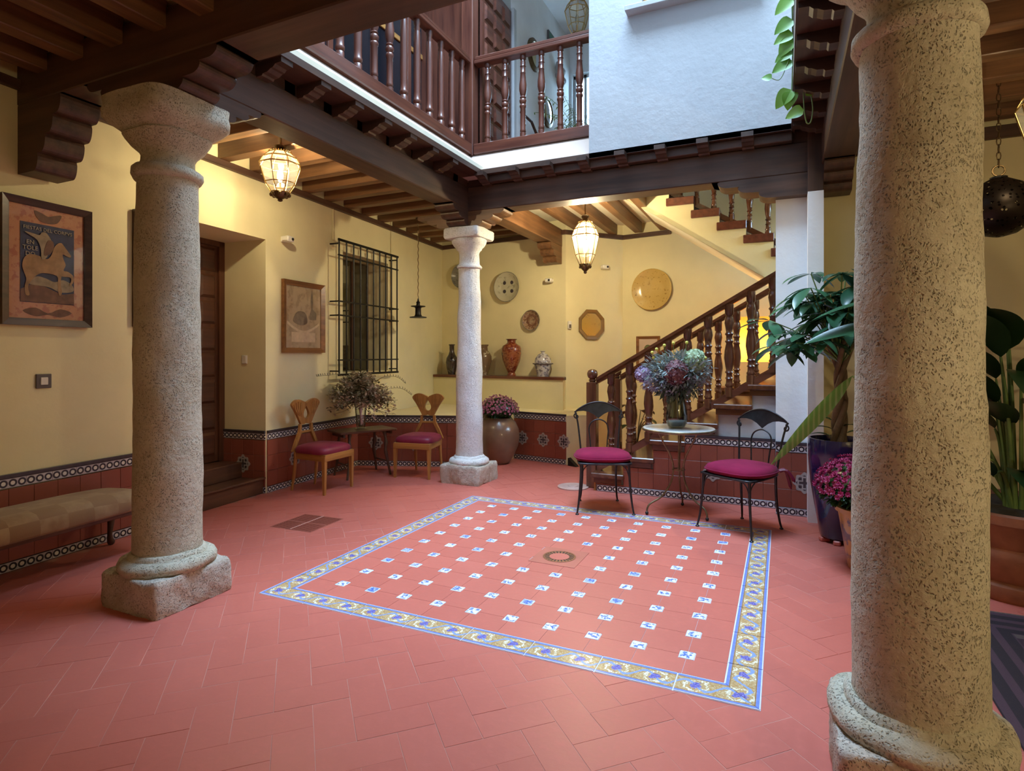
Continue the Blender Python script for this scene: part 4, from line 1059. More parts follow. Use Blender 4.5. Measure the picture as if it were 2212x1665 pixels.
sh=tag(MB().prism([(-5.24,8.24),(-2.84,7.91),(-2.83,7.99),(-2.925,8.225),(-5.275,8.58)],1.085,1.125).build('wall_shelf',M['redx']),'long reddish wooden shelf carrying the glazed jars','shelf')
def jar(name,label,s,prof,mat,off=-.10,parts=()):
    a=Vector((-5.24,8.24)); d=(Vector((-2.84,7.91))-a).normalized(); x=a.x+d.x*s-d.y*.13; yy=a.y+d.y*s+d.x*.13
    t=thing(name,label,'jar',(x,yy,1.126),0,'jars on the shelf'); MB().lathe(prof,28,cap=False).build('body',mat,t,40)
    for nm,pr,mt in parts: MB().lathe(pr,28,cap=False).build(nm,mt,t,40)
    return t
jar('glazed_bottle','dark glazed bottle with slim neck on the shelf beside the column',.29,[(.05,0),(.06,.0),(.06,.02),(.085,.10),(.100,.20),(.09,.27),(.055,.33),(.040,.38),(.040,.47),(.055,.49),(.05,.495),(.02,.48)],speckle('dark_glaze',(.045,.03,.025),(.02,.015,.012),20,.5,.12))
jar('glazed_jar','patterned lustre jar partly hidden by the white column',.94,[(.055,0),(.06,.0),(.055,.02),(.09,.10),(.12,.22),(.12,.30),(.09,.36),(.06,.39),(.055,.45),(.075,.48),(.07,.485),(.03,.46)],speckle('lustre_glaze',(.16,.10,.06),(.45,.38,.26),16,.58,.14))
jar('glazed_jar','tall red-brown jar in the middle of the shelf',1.455,[(.055,0),(.07,.0),(.065,.03),(.055,.05),(.09,.12),(.135,.24),(.150,.34),(.150,.42),(.135,.46),(.085,.49),(.065,.51),(.065,.54),(.09,.562),(.085,.565),(.05,.55)],speckle('red_lustre_glaze',(.135,.022,.012),(.26,.085,.035),30,.5,.1,(.16,.03,.016)),parts=(('painted_band',[(.1025,.15),(.137,.24),(.1515,.33),(.1515,.37)],speckle('lustre_band',(.24,.075,.03),(.12,.02,.01),34,.5,.1)),))
jar('lidded_jar','white and blue lidded jar at the free end of the shelf',2.01,[(.085,0),(.09,.0),(.095,.05),(.115,.12),(.130,.18),(.13,.19)],speckle('grey_blue_glaze',(.42,.40,.40),(.12,.11,.15),18,.5,.14),parts=(('lid',[(.15,.185),(.152,.20),(.125,.21),(.115,.27),(.07,.33),(.03,.345),(.022,.36),(.04,.375),(.035,.382),(.001,.383)],speckle('grey_blue_lid',(.42,.40,.40),(.14,.12,.15),20,.5,.14)),('seam_ring',[(.135,.18),(.155,.185),(.155,.195),(.135,.20)],M['med2'])))

# ============================================================ SMALL FITTINGS
def camera_dev(label,loc,rz):
    t=thing('wall_sensor',label,'sensor',loc,rz,'white wall cameras')
    MB().box(-.03,.03,-.03,0,-.03,.03,.004).build('mount',M['plastic'],t); MB().box(-.055,.055,-.12,-.03,-.03,.03,.012).build('housing',M['plastic'],t,40)
    MB().lathe([(.016,0),(.014,.008),(.001,.01)],12,cap=False).xf(Matrix.Translation((.02,-.12,.0))@Matrix.Rotation(pi/2,4,'X')).build('lens',M['black'],t)
camera_dev('white wall camera over the doorway corner under a lantern',LW(4.75,0,2.70),AL)
loc,rz=wallfr(B0,B1,2.15,0,2.56); camera_dev('white wall camera between the spotted bowl and the lantern',loc,rz)
loc,rz=wallfr(C0,C1,.64,0,2.78); camera_dev('white wall camera close behind the lantern over the octagonal plate',loc,rz)
loc,rz=wallfr(C0,C1,.055,0,1.89)
t=thing('motion_sensor','small white motion sensor beside the octagonal plate','sensor',loc,rz); MB().box(-.03,.03,-.035,0,-.06,.06,.01).build('housing',M['plastic'],t,40); MB().box(-.018,.018,-.04,-.034,-.045,.01,.003).build('sensor_window',M['greyplate'],t)
t=thing('light_switch','grey framed light switch below the poster','switch',LW(2.363,0,1.265),AL); MB().box(-.05,.05,-.012,0,-.05,.05,.003).build('plate',M['greyplate'],t); MB().box(-.024,.024,-.018,-.011,-.026,.026,.003).build('rocker',M['plastic'],t)
t=thing('doorway_switch','small white switch on the deep side of the doorway','switch',(*LW(4.498,.27)[:2],1.40),AL-pi/2); MB().box(-.035,.035,-.012,0,-.045,.045,.004).build('plate',M['plastic'],t); MB().box(.005,.03,-.018,-.011,-.04,.04,.003).build('rocker',M['plastic'],t)
tag(MB().tube([LW(5.62,-.012,3.235),LW(5.62,-.012,2.86)],.006,6).build('wall_cable',M['yellow']),'thin cable running down the wall to the window grille','cable')
t=thing('door_wedge','small dark wedge on the floor at the end of the tiled ledge','wedge',(-2.47,7.26,0),RD(-20)); MB().add([(-.07,-.03,0),(.07,-.03,0),(.07,.03,0),(-.07,.03,0),(-.07,-.03,.10),(-.07,.03,.10)],[(0,3,2,1),(0,1,4),(3,5,2),(1,2,5,4),(0,4,5,3)]).build('wedge_body',M['black'],t)
t=thing('floor_ring_base','pale round plate lying on the floor beside the newel post','plate',(-2.08,6.10,0)); MB().lathe([(.17,.001),(.17,.012),(.155,.016),(.13,.012),(.001,.012)],32,cap=False).build('disc',P('pale_disc',(.50,.33,.29),.3),t); MB().lathe([(.06,.012),(.055,.022),(.001,.024)],20,cap=False).build('hub',bpy.data.materials['pale_disc'],t)
# upper landing: mirrors, plate and cherub on the pale wall
for yy,zz,lab in ((7.55,5.63,'round convex mirror on the upper landing wall above the rail'),(8.05,5.02,'round bright mirror seen between the gallery balusters')):
    t=thing('round_mirror',lab,'mirror',(-3.158,yy,zz),pi/2,'round mirrors on the landing')
    MB().lathe([(.22,0),(.22,.03),(.17,.045),(.16,.03)],32,cap=False).xf(Matrix.Rotation(pi/2,4,'X')).build('mirror_frame',M['bronze'],t,50)
    MB().lathe([(.165,.03),(.12,.04),(.06,.047),(.001,.05)],32,cap=False).xf(Matrix.Rotation(pi/2,4,'X')).build('mirror_glass',P('mirror_silver',(.75,.78,.8),.05,1.0,var=0),t,80)
t=thing('wall_cherub','white plaster ornament on the upper landing wall','ornament',(-3.158,8.55,5.72),pi/2)
MB().ball((0,-.05,.10),.07,10,8).ball((-.10,-.04,.02),.055,10,8).ball((.09,-.04,.0),.06,10,8).ball((0,-.04,-.06),.06,10,8).tube([(-.1,-.04,.02),(-.16,-.04,.12),(-.12,-.04,.2)],.025,8).build('plaster_figure',M['white'],t,80)
tag(MB().tube([(-3.10,7.0,4.62),(-3.10,7.35,4.62),(-3.10,8.3,4.05)],.02,8).build('stair_handrail',M['beamy']),'dark handrail sloping along the pale landing wall','handrail')
t=thing('exit_sign','small green sign high on the landing wall','sign',(-3.158,8.2,6.18),pi/2); MB().box(-.13,.13,-.03,0,-.07,.07,.004).build('sign_case',M['greyplate'],t); MB().box(-.11,.11,-.034,-.03,-.05,.05).build('sign_face',P('green_sign_face',(.05,.16,.10),.4),t)
# table lamp on a console under the stairs
t=thing('console_table','dark console table under the upper flight','table',(-.34,8.12,0)); 
MB().box(-.45,.45,-.2,.2,.98,1.03,.006).build('table_top',M['doorx'],t); MB().box(-.42,.42,-.17,.17,.86,.98).build('apron',M['doorx'],t)
for sx in (-1,1):
    for sy in (-1,1): MB().tube([(sx*.40,sy*.15,.86),(sx*.40,sy*.15,.0)],[.025,.016],8).build('leg',M['doorz'],t)
t=thing('table_lamp','glowing orange table lamp seen through the stair balusters','lamp',(-.34,8.12,1.03))
MB().lathe([(.10,0),(.10,.02),(.03,.04),(.06,.10),(.08,.17),(.04,.26),(.015,.30),(.015,.34)],20).build('lamp_base',M['black'],t,40)
m,nt,b=newmat('amber_lampshade'); tl=node(nt,'ShaderNodeBsdfTranslucent',{'Color':(1,.50,.10,1)}); df=node(nt,'ShaderNodeBsdfDiffuse',{'Color':(.9,.42,.08,1)}); mx=node(nt,'ShaderNodeMixShader',{0:.7,1:df.outputs[0],2:tl.outputs[0]}); nt.links.new(mx.outputs[0],nt.nodes['Material Output'].inputs[0])
MB().lathe([(.205,.33),(.190,.90)],32,cap=False).build('lamp_shade',m,t,60)
MB().ball((0,0,.50),.035,10,8).build('bulb',M['bulb'],t,80)
l=bpy.data.lights.new('table_lamp_light','POINT'); l.energy=70; l.color=(1,.62,.24); l.shadow_soft_size=.04; o=bpy.data.objects.new('table_lamp_light',l); o.location=(0,0,.50); o.parent=t; COL.objects.link(o)

# ============================================================ FURNITURE
def iron_chair(label,loc,rz):
    t=thing('iron_chair',label,'chair',loc,rz,'iron bistro chairs'); I=M['chairiron']
    rim=[(-.235,-.235),(-.12,-.262),(.12,-.262),(.235,-.235),(.225,0),(.185,.19),(.09,.225),(-.09,.225),(-.185,.19),(-.225,0)]
    MB().tube(smoothpts([(x,y,.455) for x,y in rim+rim[:1]],4)[:-1],.010,8,closed=True).build('seat_frame',I,t,80)
    MB().prism([(x*.97,y*.97) for x,y in rim],.448,.456).build('seat_plate',I,t)
    for sx in (-1,1):
        MB().tube(smoothpts([(sx*.215,-.235,.455),(sx*.222,-.24,.30),(sx*.238,-.25,.12),(sx*.255,-.265,.012)],5),[.012-.004*k/15 for k in range(16)],8).build('leg',I,t,80); lg=COL.objects[-1]
        MB().lathe([(.016,0),(.016,.006),(.010,.012)],10,(sx*.255,-.265,0)).build('foot',I,lg,60)
        MB().tube(smoothpts([(sx*.165,.20,.455),(sx*.165,.21,.25),(sx*.175,.235,.08),(sx*.185,.25,.012)],5),[.012-.004*k/15 for k in range(16)],8).build('leg',I,t,80); lg=COL.objects[-1]
        MB().lathe([(.016,0),(.016,.006),(.010,.012)],10,(sx*.185,.25,0)).build('foot',I,lg,60)
        for dx,dy in ((-1,0),(0,1)):
            MB().tube(smoothpts([(sx*.216,-.236,.33),(sx*(.216-.02) if dx else sx*.22,-.236+.02*dy,.40),(sx*(.216-.06) if dx else sx*.225,-.236+.06*dy,.44),(sx*(.216-.10) if dx else sx*.226,-.236+.10*dy,.452)],4),.005,6).build('brace',I,t,80)
        up=smoothpts([(sx*.175,.195,.455),(sx*.19,.215,.62),(sx*.205,.24,.76),(sx*.222,.262,.855),(sx*.232,.268,.885)],5)
        scr=[(sx*(.215+.034*(1-k/16)*cos(a)) ,.262,.835+.030*(1-k/22)*sin(a)) for k,a in [(k,pi*.5-k*.42) for k in range(15)]]
        MB().tube(up,.0085,8).build('back_upright',I,t,80)
        MB().tube(scr,.007,6).build('scroll',I,t,80)
    top=[(-.235+.47*k/20,.872+.105*sin(pi*k/20)**.8) for k in range(21)]
    bot=[(.235,.872),(.20,.885),(.15,.888),(.10,.880),(.05,.855),(.0,.815),(-.05,.855),(-.10,.880),(-.15,.888),(-.20,.885)]
    shape2d([top+bot[1:]],.006).xf(XZ).build('crest_plate',M['crest'],t,None,(0,.266,0))
    MB().tube([(x,.266,z) for x,z in top],.0075,8).build('crest_rail',I,t,80)
    MB().tube(smoothpts([(-.075,.222,.455),(-.085,.235,.60),(-.095,.25,.71),(-.07,.258,.775),(0,.262,.805),(.07,.258,.775),(.095,.25,.71),(.085,.235,.60),(.075,.222,.455)],5),.0065,8).build('back_loop',I,t,80)
    return t
def cushion(label,loc,rz,ribbon):
    t=thing('seat_cushion',label,'cushion',loc,rz,'magenta seat cushions'); N=36; rows=[]
    def out(a,f):
        x=.262*f*(abs(cos(a))**.62)*(1 if cos(a)>0 else -1); y=.262*f*(abs(sin(a))**.62)*(1 if sin(a)>0 else -1)
        return x*(1-.16*max(0,y)/.26*1.0),y-.01
    mb=MB(); vs=[]; fs=[]; prof=[(.05,.0),(.80,.0),(.95,.010),(1.0,.03),(1.0,.042),(.95,.066),(.82,.080),(.55,.090),(.05,.094)]
    for f,z in prof:
        for k in range(N): a=2*pi*k/N; x,y=out(a,f); vs.append((x,y,z))
    for i in range(len(prof)-1):
        for k in range(N): l=(k+1)%N; fs.append((i*N+k,i*N+l,(i+1)*N+l,(i+1)*N+k))
    fs.append(tuple(reversed(range(N)))); fs.append(tuple(range((len(prof)-1)*N,len(prof)*N)))
    cb_=mb.add(vs,fs).build('cushion_body',M['magenta'],t,80)
    MB().tube([(*out(2*pi*k/48,1.005),.036) for k in range(48)],.006,6,closed=True).build('piping',M['magenta'],cb_,80)
    if ribbon:
        for q in ((.20,.20,.03,.31,.24,-.05),(.20,.20,.03,.26,.27,-.12)):
            MB().tube(smoothpts([q[:3],((q[0]+q[3])/2,(q[1]+q[4])/2,.035),q[3:]],4),[.016,.014,.012,.012,.012,.013,.014,.015,.004],4).build('ribbon',M['wine'],t)
    return t
for (x,y,a,l1,l2,rb) in ((-1.555,5.40,23.2,'iron bistro chair with steel crest by the newel post','magenta cushion on the chair nearest the newel post',False),
                         (-.295,5.235,-31.4,'iron bistro chair with steel crest by the blue pot','magenta cushion with tied ribbon on the chair by the blue pot',True)):
    iron_chair(l1,(x,y,.004),RD(a)); cushion(l2,(x,y,.463),RD(a),rb)
bt=thing('bistro_table','round white-topped bistro table on curved iron legs','table',(-.86,5.49,.003))
MB().lathe([(.29,.752),(.318,.756),(.32,.766),(.32,.776),(.314,.782),(.001,.782)],48,cap=False).lathe([(.001,.752),(.29,.752)],48,cap=False).build('table_top',P('white_mosaic_top',(.66,.68,.68),.2,var=.12,vs=60),bt,40)
MB().tube([(.318*cos(a),.318*sin(a),.768) for a in [2*pi*k/48 for k in range(48)]],.011,6,closed=True).build('table_rim',M['gold_iron'],bt,80)
for k in range(3):
    a=RD(212+120*k); c,s=cos(a),sin(a)
    pr=[(.20,.752),(.15,.66),(.075,.52),(.05,.40),(.075,.28),(.16,.16),(.265,.10),(.295,.06),(.30,.012)]
    MB().tube(smoothpts([(r*c,r*s,z) for r,z in pr],5),.0085,8).build('leg',M['gold_iron'],bt,80); lg=COL.objects[-1]
    MB().ball((.30*c,.30*s,.014),.016,10,6).build('foot',M['chairiron'],lg,80)
MB().tube([(.055*cos(2*pi*k/24),.055*sin(2*pi*k/24),.40) for k in range(24)],.006,6,closed=True).build('leg_ring',M['gold_iron'],bt,80)
MB().tube([(0,0,.752),(0,0,.40)],.006,8).build('centre_rod',M['gold_iron'],bt,80)

def wood_chair(label,loc,rz):
    t=thing('wooden_chair',label,'chair',loc,rz,'honey wooden chairs'); Wd=M['tanz']
    for sx in (-1,1):
        MB().add([(sx*.215-.022,-.232,.40),(sx*.215+.022,-.232,.40),(sx*.215+.022,-.188,.40),(sx*.215-.022,-.188,.40),(sx*.22-.012,-.225,0),(sx*.22+.012,-.225,0),(sx*.22+.012,-.20,0),(sx*.22-.012,-.20,0)],[(0,1,2,3),(7,6,5,4),(0,4,5,1),(1,5,6,2),(2,6,7,3),(3,7,4,0)]).build('leg',Wd,t)
        MB().tube(smoothpts([(sx*.165,.215,.44),(sx*.168,.225,.25),(sx*.175,.26,.0)],5),[.02]*5+[.018]*3+[.014]*3,8).build('leg',Wd,t,70)
        lo=[(.075,.60),(.13,.50),(.175,.42),(.205,.42),(.155,.53),(.105,.62),(.095,.70),(.070,.70)] 
        shape2d([[(sx*x,z) for x,z in lo]],.028).xf(XZ).build('back_post',Wd,t,None,(0,.232,0))
    MB().box(-.232,.232,-.235,-.205,.345,.415,.004).build('seat_rail',M['tanx'],t)
    MB().box(-.19,.19,.195,.225,.345,.415,.004).build('seat_rail',M['tanx'],t)
    for sx in (-1,1): MB().add([(sx*.21,-.22,.345),(sx*.232,-.22,.345),(sx*.185,.21,.345),(sx*.163,.21,.345),(sx*.21,-.22,.415),(sx*.232,-.22,.415),(sx*.185,.21,.415),(sx*.163,.21,.415)],[(0,3,2,1),(4,5,6,7),(0,1,5,4),(1,2,6,5),(2,3,7,6),(3,0,4,7)]).build('seat_rail',M['tany'],t)
    seat=loft([(1,6,0),(1.02,6,.015),(1.02,6,.04),(.96,5,.065),(.8,4,.082),(.4,3,.09),(.05,2,.092)],48)
    seat.v=[(x*.24*(1-.14*(y+1)/2),y*.225,z+.412) for x,y,z in seat.v]; seat.build('seat_upholstery',M['wine'],t,60)
    # flaring carved back with a teardrop opening
    half=[(.0,.705),(.035,.695),(.075,.70),(.10,.74),(.135,.80),(.175,.86),(.208,.905),(.205,.93),(.175,.955),(.13,.968),(.085,.962),(.04,.945),(.018,.935),(.0,.92)]
    outl=sm2([(x,z) for x,z in half]+[(-x,z) for x,z in reversed(half[1:-1])],3)
    hole=sm2([(0,.755),(.028,.765),(.044,.795),(.036,.835),(.012,.872),(0,.888),(-.012,.872),(-.036,.835),(-.044,.795),(-.028,.765)],3)
    shape2d([outl,hole],.030).xf(XZ).build('backrest',Wd,t,None,(0,.235,0))
    for sx in (-1,1):
        for q in range(4):
            MB().tube(smoothpts([(sx*(.075+.015*q),.218,.78+.005*q),(sx*(.09+.028*q),.216,.87),(sx*(.085+.036*q),.216,.945-.012*abs(q-1))],4),.004,6).build('carved_rib',M['tanx'],t,80)
    MB().box(-.10,.10,.222,.244,.60,.625,.004).build('back_rail',M['tanx'],t)
    return t
wood_chair('honey wooden chair with split carved back against the doorway side wall',(-4.505,4.88,0),RD(92))
wood_chair('honey wooden chair with bright wine seat next to the white column',(-3.97,5.95,0),RD(8))
sd=thing('side_table','low dark wooden side table between the honey chairs','table',(-4.60,5.66,0),RD(64.5))
MB().box(-.36,.36,-.20,.20,.530,.556,.006).build('table_top',M['doorx'],sd)
for sx in (-1,1):
    for sy in (-1,1): MB().tube(smoothpts([(sx*.22,sy*.13,.53),(sx*.235,sy*.15,.40),(sx*.225,sy*.155,.30),(sx*.25,sy*.165,.16),(sx*.275,sy*.185,0)],4),[.022,.024,.018,.016,.022,.024,.02,.016,.018,.022,.02,.018,.017,.016,.015,.014,.013],8).build('leg',M['beamz'],sd,60)
    MB().tube([(sx*.25,-.165,.16),(sx*.25,.165,.16)],.009,8).build('stretcher',M['beamx'],sd)
    MB().box(sx*.30-.012,sx*.30+.012,-.16,.16,.49,.53).build('cleat',M['beamx'],sd)
# bench
bn=thing('upholstered_bench','gold-brown upholstered bench on dark curved legs below the poster','bench',LW(2.02,-.30,0),AL)
seat=loft([(1,5,.33),(1.03,5,.345),(1.04,5,.37),(1.03,5,.40),(.98,4.5,.435),(.85,4,.462),(.5,3.5,.478),(.05,2,.482)],64); seat.v=[(x*.80,y*.225,z) for x,y,z in seat.v]
m,nt,b=newmat('checked_gold_fabric'); v=ocoord(nt,(6,9,1)); ck=node(nt,'ShaderNodeTexChecker',{'Vector':v,'Scale':1.0}).outputs['Fac']; f=noise(nt,ocoord(nt),9,3)
nt.links.new(mixc(nt,math_(nt,'MULTIPLY',ck,ramp(nt,f,.3,.7)),(.22,.11,.042),(.34,.21,.10)),b.inputs['Base Color']); b.inputs['Roughness'].default_value=.75; b.inputs['Sheen Weight'].default_value=.3; bump(nt,b,noise(nt,ocoord(nt),140,2),.2,.002); M['bench']=m
seat.build('seat',M['bench'],bn,70)
MB().box(-.78,.78,-.205,.205,.30,.345,.006).build('seat_rail',M['doorx'],bn)
for sx in (-1,1):
    for sy in (-1,1):
        MB().tube(smoothpts([(sx*.745,sy*.19,.335),(sx*.765,sy*.205,.26),(sx*.755,sy*.20,.16),(sx*.74,sy*.19,.07),(sx*.765,sy*.205,.012)],4),[.032,.034,.034,.032,.03,.028,.026,.024,.022,.02,.018,.017,.017,.02,.024,.026,.022],10).build('leg',M['beamz'],bn,80)
# rug
rg=thing('patterned_rug','dark purple patterned rug beyond the mottled column','rug',(1.55,2.55,0))
m,nt,b=newmat('dark_patterned_wool'); v=ocoord(nt,(1,1,1)); sp=node(nt,'ShaderNodeSeparateXYZ',{0:nt.nodes['Mapping'].outputs[0]})
ax=math_(nt,'SUBTRACT',.75,math_(nt,'ABSOLUTE',sp.outputs[0])); ay=math_(nt,'SUBTRACT',1.55,math_(nt,'ABSOLUTE',sp.outputs[1])); e=math_(nt,'MINIMUM',ax,ay)
st_=math_(nt,'GREATER_THAN',math_(nt,'SINE',math_(nt,'MULTIPLY',e,70)),.2); bk=node(nt,'ShaderNodeTexChecker',{'Vector':node(nt,'ShaderNodeMapping',{'Vector':nt.nodes['Mapping'].outputs[0],'Scale':(7,9,1)}).outputs[0],'Scale':1.0}).outputs['Fac']
inn=math_(nt,'GREATER_THAN',e,.28); col=mixc(nt,st_,(.018,.010,.016),(.055,.026,.040)); c2=mixc(nt,bk,(.035,.014,.024),(.085,.06,.055)); nt.links.new(mixc(nt,inn,col,c2),b.inputs['Base Color']); b.inputs['Roughness'].default_value=.95; bump(nt,b,noise(nt,nt.nodes['Mapping'].outputs[0],300,2),.5,.004)
MB().box(-.75,.75,-1.55,1.55,.001,.012,.003).build('rug_pile',m,rg)
for k in range(60): 
    pass
MB().box(-.75,.75,1.55,1.58,.001,.006).build('fringe',P('rug_fringe',(.10,.07,.06),.9,var=.4,vs=80),rg)
# ============================================================ PLANTS AND FLOWERS
def leaf(mb, base, d, up, L, Wd, droop=.3, n=8, fold=.25, tip=1.0, wide=.45):
    d=Vector(d).normalized(); up=Vector(up); up=(up-d*up.dot(d)); up=up.normalized() if up.length>1e-5 else d.orthogonal().normalized(); sd=d.cross(up)
    p=Vector(base); vs=[]; fs=[]; dirv=d.copy(); step=L/n
    for i in range(n+1):
        f=i/n; w=Wd*.5*(max(0.0,sin(pi*f**(math.log(.5)/math.log(wide))))**.8)
        w=max(w,.0008)
        vs+= [p-sd*w+up*(w*fold), p, p+sd*w+up*(w*fold)]
        ang=-droop/n; dirv=(dirv*cos(ang)+up*sin(ang)).normalized(); up=(sd.cross(dirv)).normalized()*(1 if (sd.cross(dirv)).dot(up)>0 else -1)
        p=p+dirv*step
    for i in range(n):
        a=i*3; fs+= [(a,a+1,a+4,a+3),(a+1,a+2,a+5,a+4)]
    mb.add(vs,fs); return p
def rdir(th,ph): return Vector((cos(ph)*cos(th),cos(ph)*sin(th),sin(ph)))

M['leafg']=LEAF('glossy_green_leaf',(.025,.085,.045),(.055,.15,.07),.25,.2)
M['leafv']=LEAF('bright_vine_leaf',(.10,.27,.025),(.24,.45,.06),.35,.35)
M['leafd']=LEAF('dark_broad_leaf',(.012,.035,.012),(.03,.075,.02),.3,.15)
M['leafs']=LEAF('striped_leaf',(.08,.20,.03),(.16,.30,.06),.3,.3)
_nt=M['leafs'].node_tree; _w=node(_nt,'ShaderNodeTexWave',{'Vector':ocoord(_nt,(1,1,.55)),'Scale':9.0,'Distortion':1.2,'Detail':1.0}).outputs['Fac']
_b=_nt.nodes['Principled BSDF']; _c=mixc(_nt,ramp(_nt,_w,.55,.8),(.13,.26,.06),(.30,.37,.15)); _nt.links.new(_c,_b.inputs['Base Color'])
M['stemg']=P('green_stem',(.16,.25,.07),.5,var=.2); M['bark']=P('braided_bark',(.13,.085,.05),.8,var=.25,vs=20,bmp=.5,bs=50); M['stalk']=P('dry_stalk',(.14,.11,.06),.8,var=.2)

# --- money tree in the tall blue pot
def pot_lathe(t,prof,mat,nm='pot_body',n=40): return MB().lathe(prof,n,cap=False).build(nm,mat,t,50)
bp=thing('blue_pot','tall glossy dark blue pot beside the white post','pot',(.40,5.20,0))
M['cobalt']=P('cobalt_glaze',(.012,.012,.075),.12,var=.3,vs=5,coat=.6)
pot_lathe(bp,[(.001,.035),(.125,.035),(.135,.045),(.16,.20),(.20,.45),(.216,.66),(.218,.76),(.214,.785),(.212,.80),(.20,.80),(.196,.76)],M['cobalt'])
MB().lathe([(.20,.755),(.1,.762),(.001,.765)],24,cap=False).build('soil',M['soil'],bp)
for a in (-100,-160,20,80): MB().box(-.035,.035,-.025,.025,0,.036,.008).build('pot_foot',M['terra2'],bp,None,(.11*cos(RD(a)),.11*sin(RD(a)),0),RD(a))
mt=thing('money_tree','bushy green money tree with braided trunk in the blue pot','plant',(.40,5.20,.76))
for k in range(4):
    pts=[(.034*cos(z*9+k*pi/2)*(1-.3*z)+.02*z,.034*sin(z*9+k*pi/2)*(1-.3*z),z) for z in [i*.025 for i in range(23)]]
    e=Vector(pts[-1]); a=k*pi/2+.5
    pts+=smoothpts([tuple(e),(e.x+.05*cos(a),e.y+.05*sin(a),.68),(e.x+.12*cos(a),e.y+.12*sin(a),.85)],4)[1:]
    MB().tube(pts,[.026]*15+[.02]*(len(pts)-15),8).build('trunk',M['bark'],mt,80)
random.seed(21)
stems=MB(); nl=0
crown=[]
for k in range(46):
    th=random.uniform(0,2*pi); ph=random.uniform(-.7,1.3); rr=random.uniform(.12,.36)
    c=Vector((.0,0,.94))+Vector((rr*cos(th)*cos(ph)*1.25-.07,rr*sin(th)*cos(ph),rr*sin(ph)*1.25))
    stems.tube(smoothpts([(.02,0,.62),((c.x)*.5,c.y*.5,.72+.5*(c.z-.72)),tuple(c)],3),.005,5)
    for q in range(5):
        a=th+ (q-2)*1.15+random.uniform(-.15,.15)
        dr=rdir(a,random.uniform(-.35,.25)); mb=MB(); leaf(mb,c,dr,(0,0,1),random.uniform(.20,.32),random.uniform(.065,.10),random.uniform(.3,.9),7,.22,wide=.55)
        mb.build('leaf',M['leafg'],mt,80)
for k in range(5):
    a=random.uniform(0,2*pi); mb=MB(); leaf(mb,(.05*cos(a),.05*sin(a),.05+.03*k),rdir(a,.5),(0,0,1),.16,.06,.8); mb.build('leaf',M['leafg'],mt,80)
stems.build('twigs',M['stemg'],mt)

# --- chrysanthemum domes
def mum(name,label,loc,R,Hh,n,mat1,mat2,z0,fill=.9):
    t=thing(name,label,'plant',loc); 
    mb=MB(); random.seed(hash(name)%1000+n)
    for k in range(n):
        zf=((k+.5)/n); ph=math.asin(min(1,.02+zf*.98)); th=k*2.39996
        c=Vector((R*cos(ph)*cos(th),R*cos(ph)*sin(th),z0+Hh*sin(ph)))*1.0; c+=Vector((random.uniform(-1,1),random.uniform(-1,1),random.uniform(-1,1)))*R*.05
        nrm=Vector((cos(ph)*cos(th)/R,cos(ph)*sin(th)/R,sin(ph)/Hh)).normalized()
        r=R*(.072 if n<400 else .060)*random.uniform(.8,1.25); u=nrm.orthogonal().normalized(); v_=nrm.cross(u)
        for ring,(pn,rl,el) in enumerate(((7,1.0,.25),(5,.65,.7))):
            for q in range(pn):
                a=2*pi*q/pn+ring*.4+k; d=(u*cos(a)+v_*sin(a)); s_=nrm.cross(d)*r*.28
                tip=c+d*r*rl+nrm*r*el; md=c+d*r*rl*.6+nrm*r*el*.5
                mb.add([c,md-s_,tip,md+s_],[(0,1,2,3)])
    o=mb.build('blossoms',mat1,t); o['kind']='stuff'
    lb=MB()
    for k in range(int(n*.9)):
        th=random.uniform(0,2*pi); ph=random.uniform(-.35,.45); c=Vector((R*.93*cos(ph)*cos(th),R*.93*cos(ph)*sin(th),z0+Hh*.6*sin(ph)))
        leaf(lb,c*.9+Vector((0,0,z0*.1)),rdir(th+random.uniform(-.8,.8),random.uniform(-.6,.5)),(0,0,1),R*.2,R*.08,.4,3)
    o=lb.build('foliage',mat2,t); o['kind']='stuff'
    MB().lathe([(.55*R,z0-.06),(.86*R,z0+.0),(.90*R,z0+.25*Hh),(.6*R,z0+.72*Hh),(.05,z0+.85*Hh)],20,cap=False).build('inner_foliage',M['leafd'],t,80)
    return t
M['mum1']=LEAF('pink_mum_petal',(.34,.10,.20),(.48,.20,.32),.6,.15); M['mum2']=LEAF('magenta_mum_petal',(.26,.006,.065),(.40,.025,.12),.6,.15)
tp=thing('round_clay_pot','large round glazed clay pot behind the white column','pot',(-3.45,7.05,0))
pot_lathe(tp,[(.001,.0),(.12,0),(.14,.01),(.20,.10),(.262,.24),(.280,.36),(.268,.46),(.225,.55),(.18,.595),(.175,.61),(.165,.60),(.15,.56)],P('brown_clay_glaze',(.17,.095,.060),.3,var=.2,vs=4,coat=.3))
MB().lathe([(.155,.57),(.001,.58)],20,cap=False).build('soil',M['soil'],tp)
mum('pink_chrysanthemum','dome of dusty pink chrysanthemums in the round clay pot',(-3.45,7.05,.58),.262,.22,300,M['mum1'],M['leafd'],.10)
pp=thing('painted_pot','ochre and grey painted flower pot half hidden by the near column','pot',(.56,4.60,0))
pot_lathe(pp,[(.001,0),(.145,0),(.155,.01),(.185,.20),(.215,.385),(.232,.39),(.235,.42),(.22,.425),(.20,.40)],speckle('painted_ochre_glaze',(.44,.25,.06),(.10,.08,.12),11,.52,.3,(.48,.38,.28)))
MB().lathe([(.205,.40),(.001,.405)],20,cap=False).build('soil',M['soil'],pp)
mum('magenta_chrysanthemum','dome of magenta chrysanthemums in the painted pot',(.56,4.60,.40),.345,.25,640,M['mum2'],M['leafd'],.12)

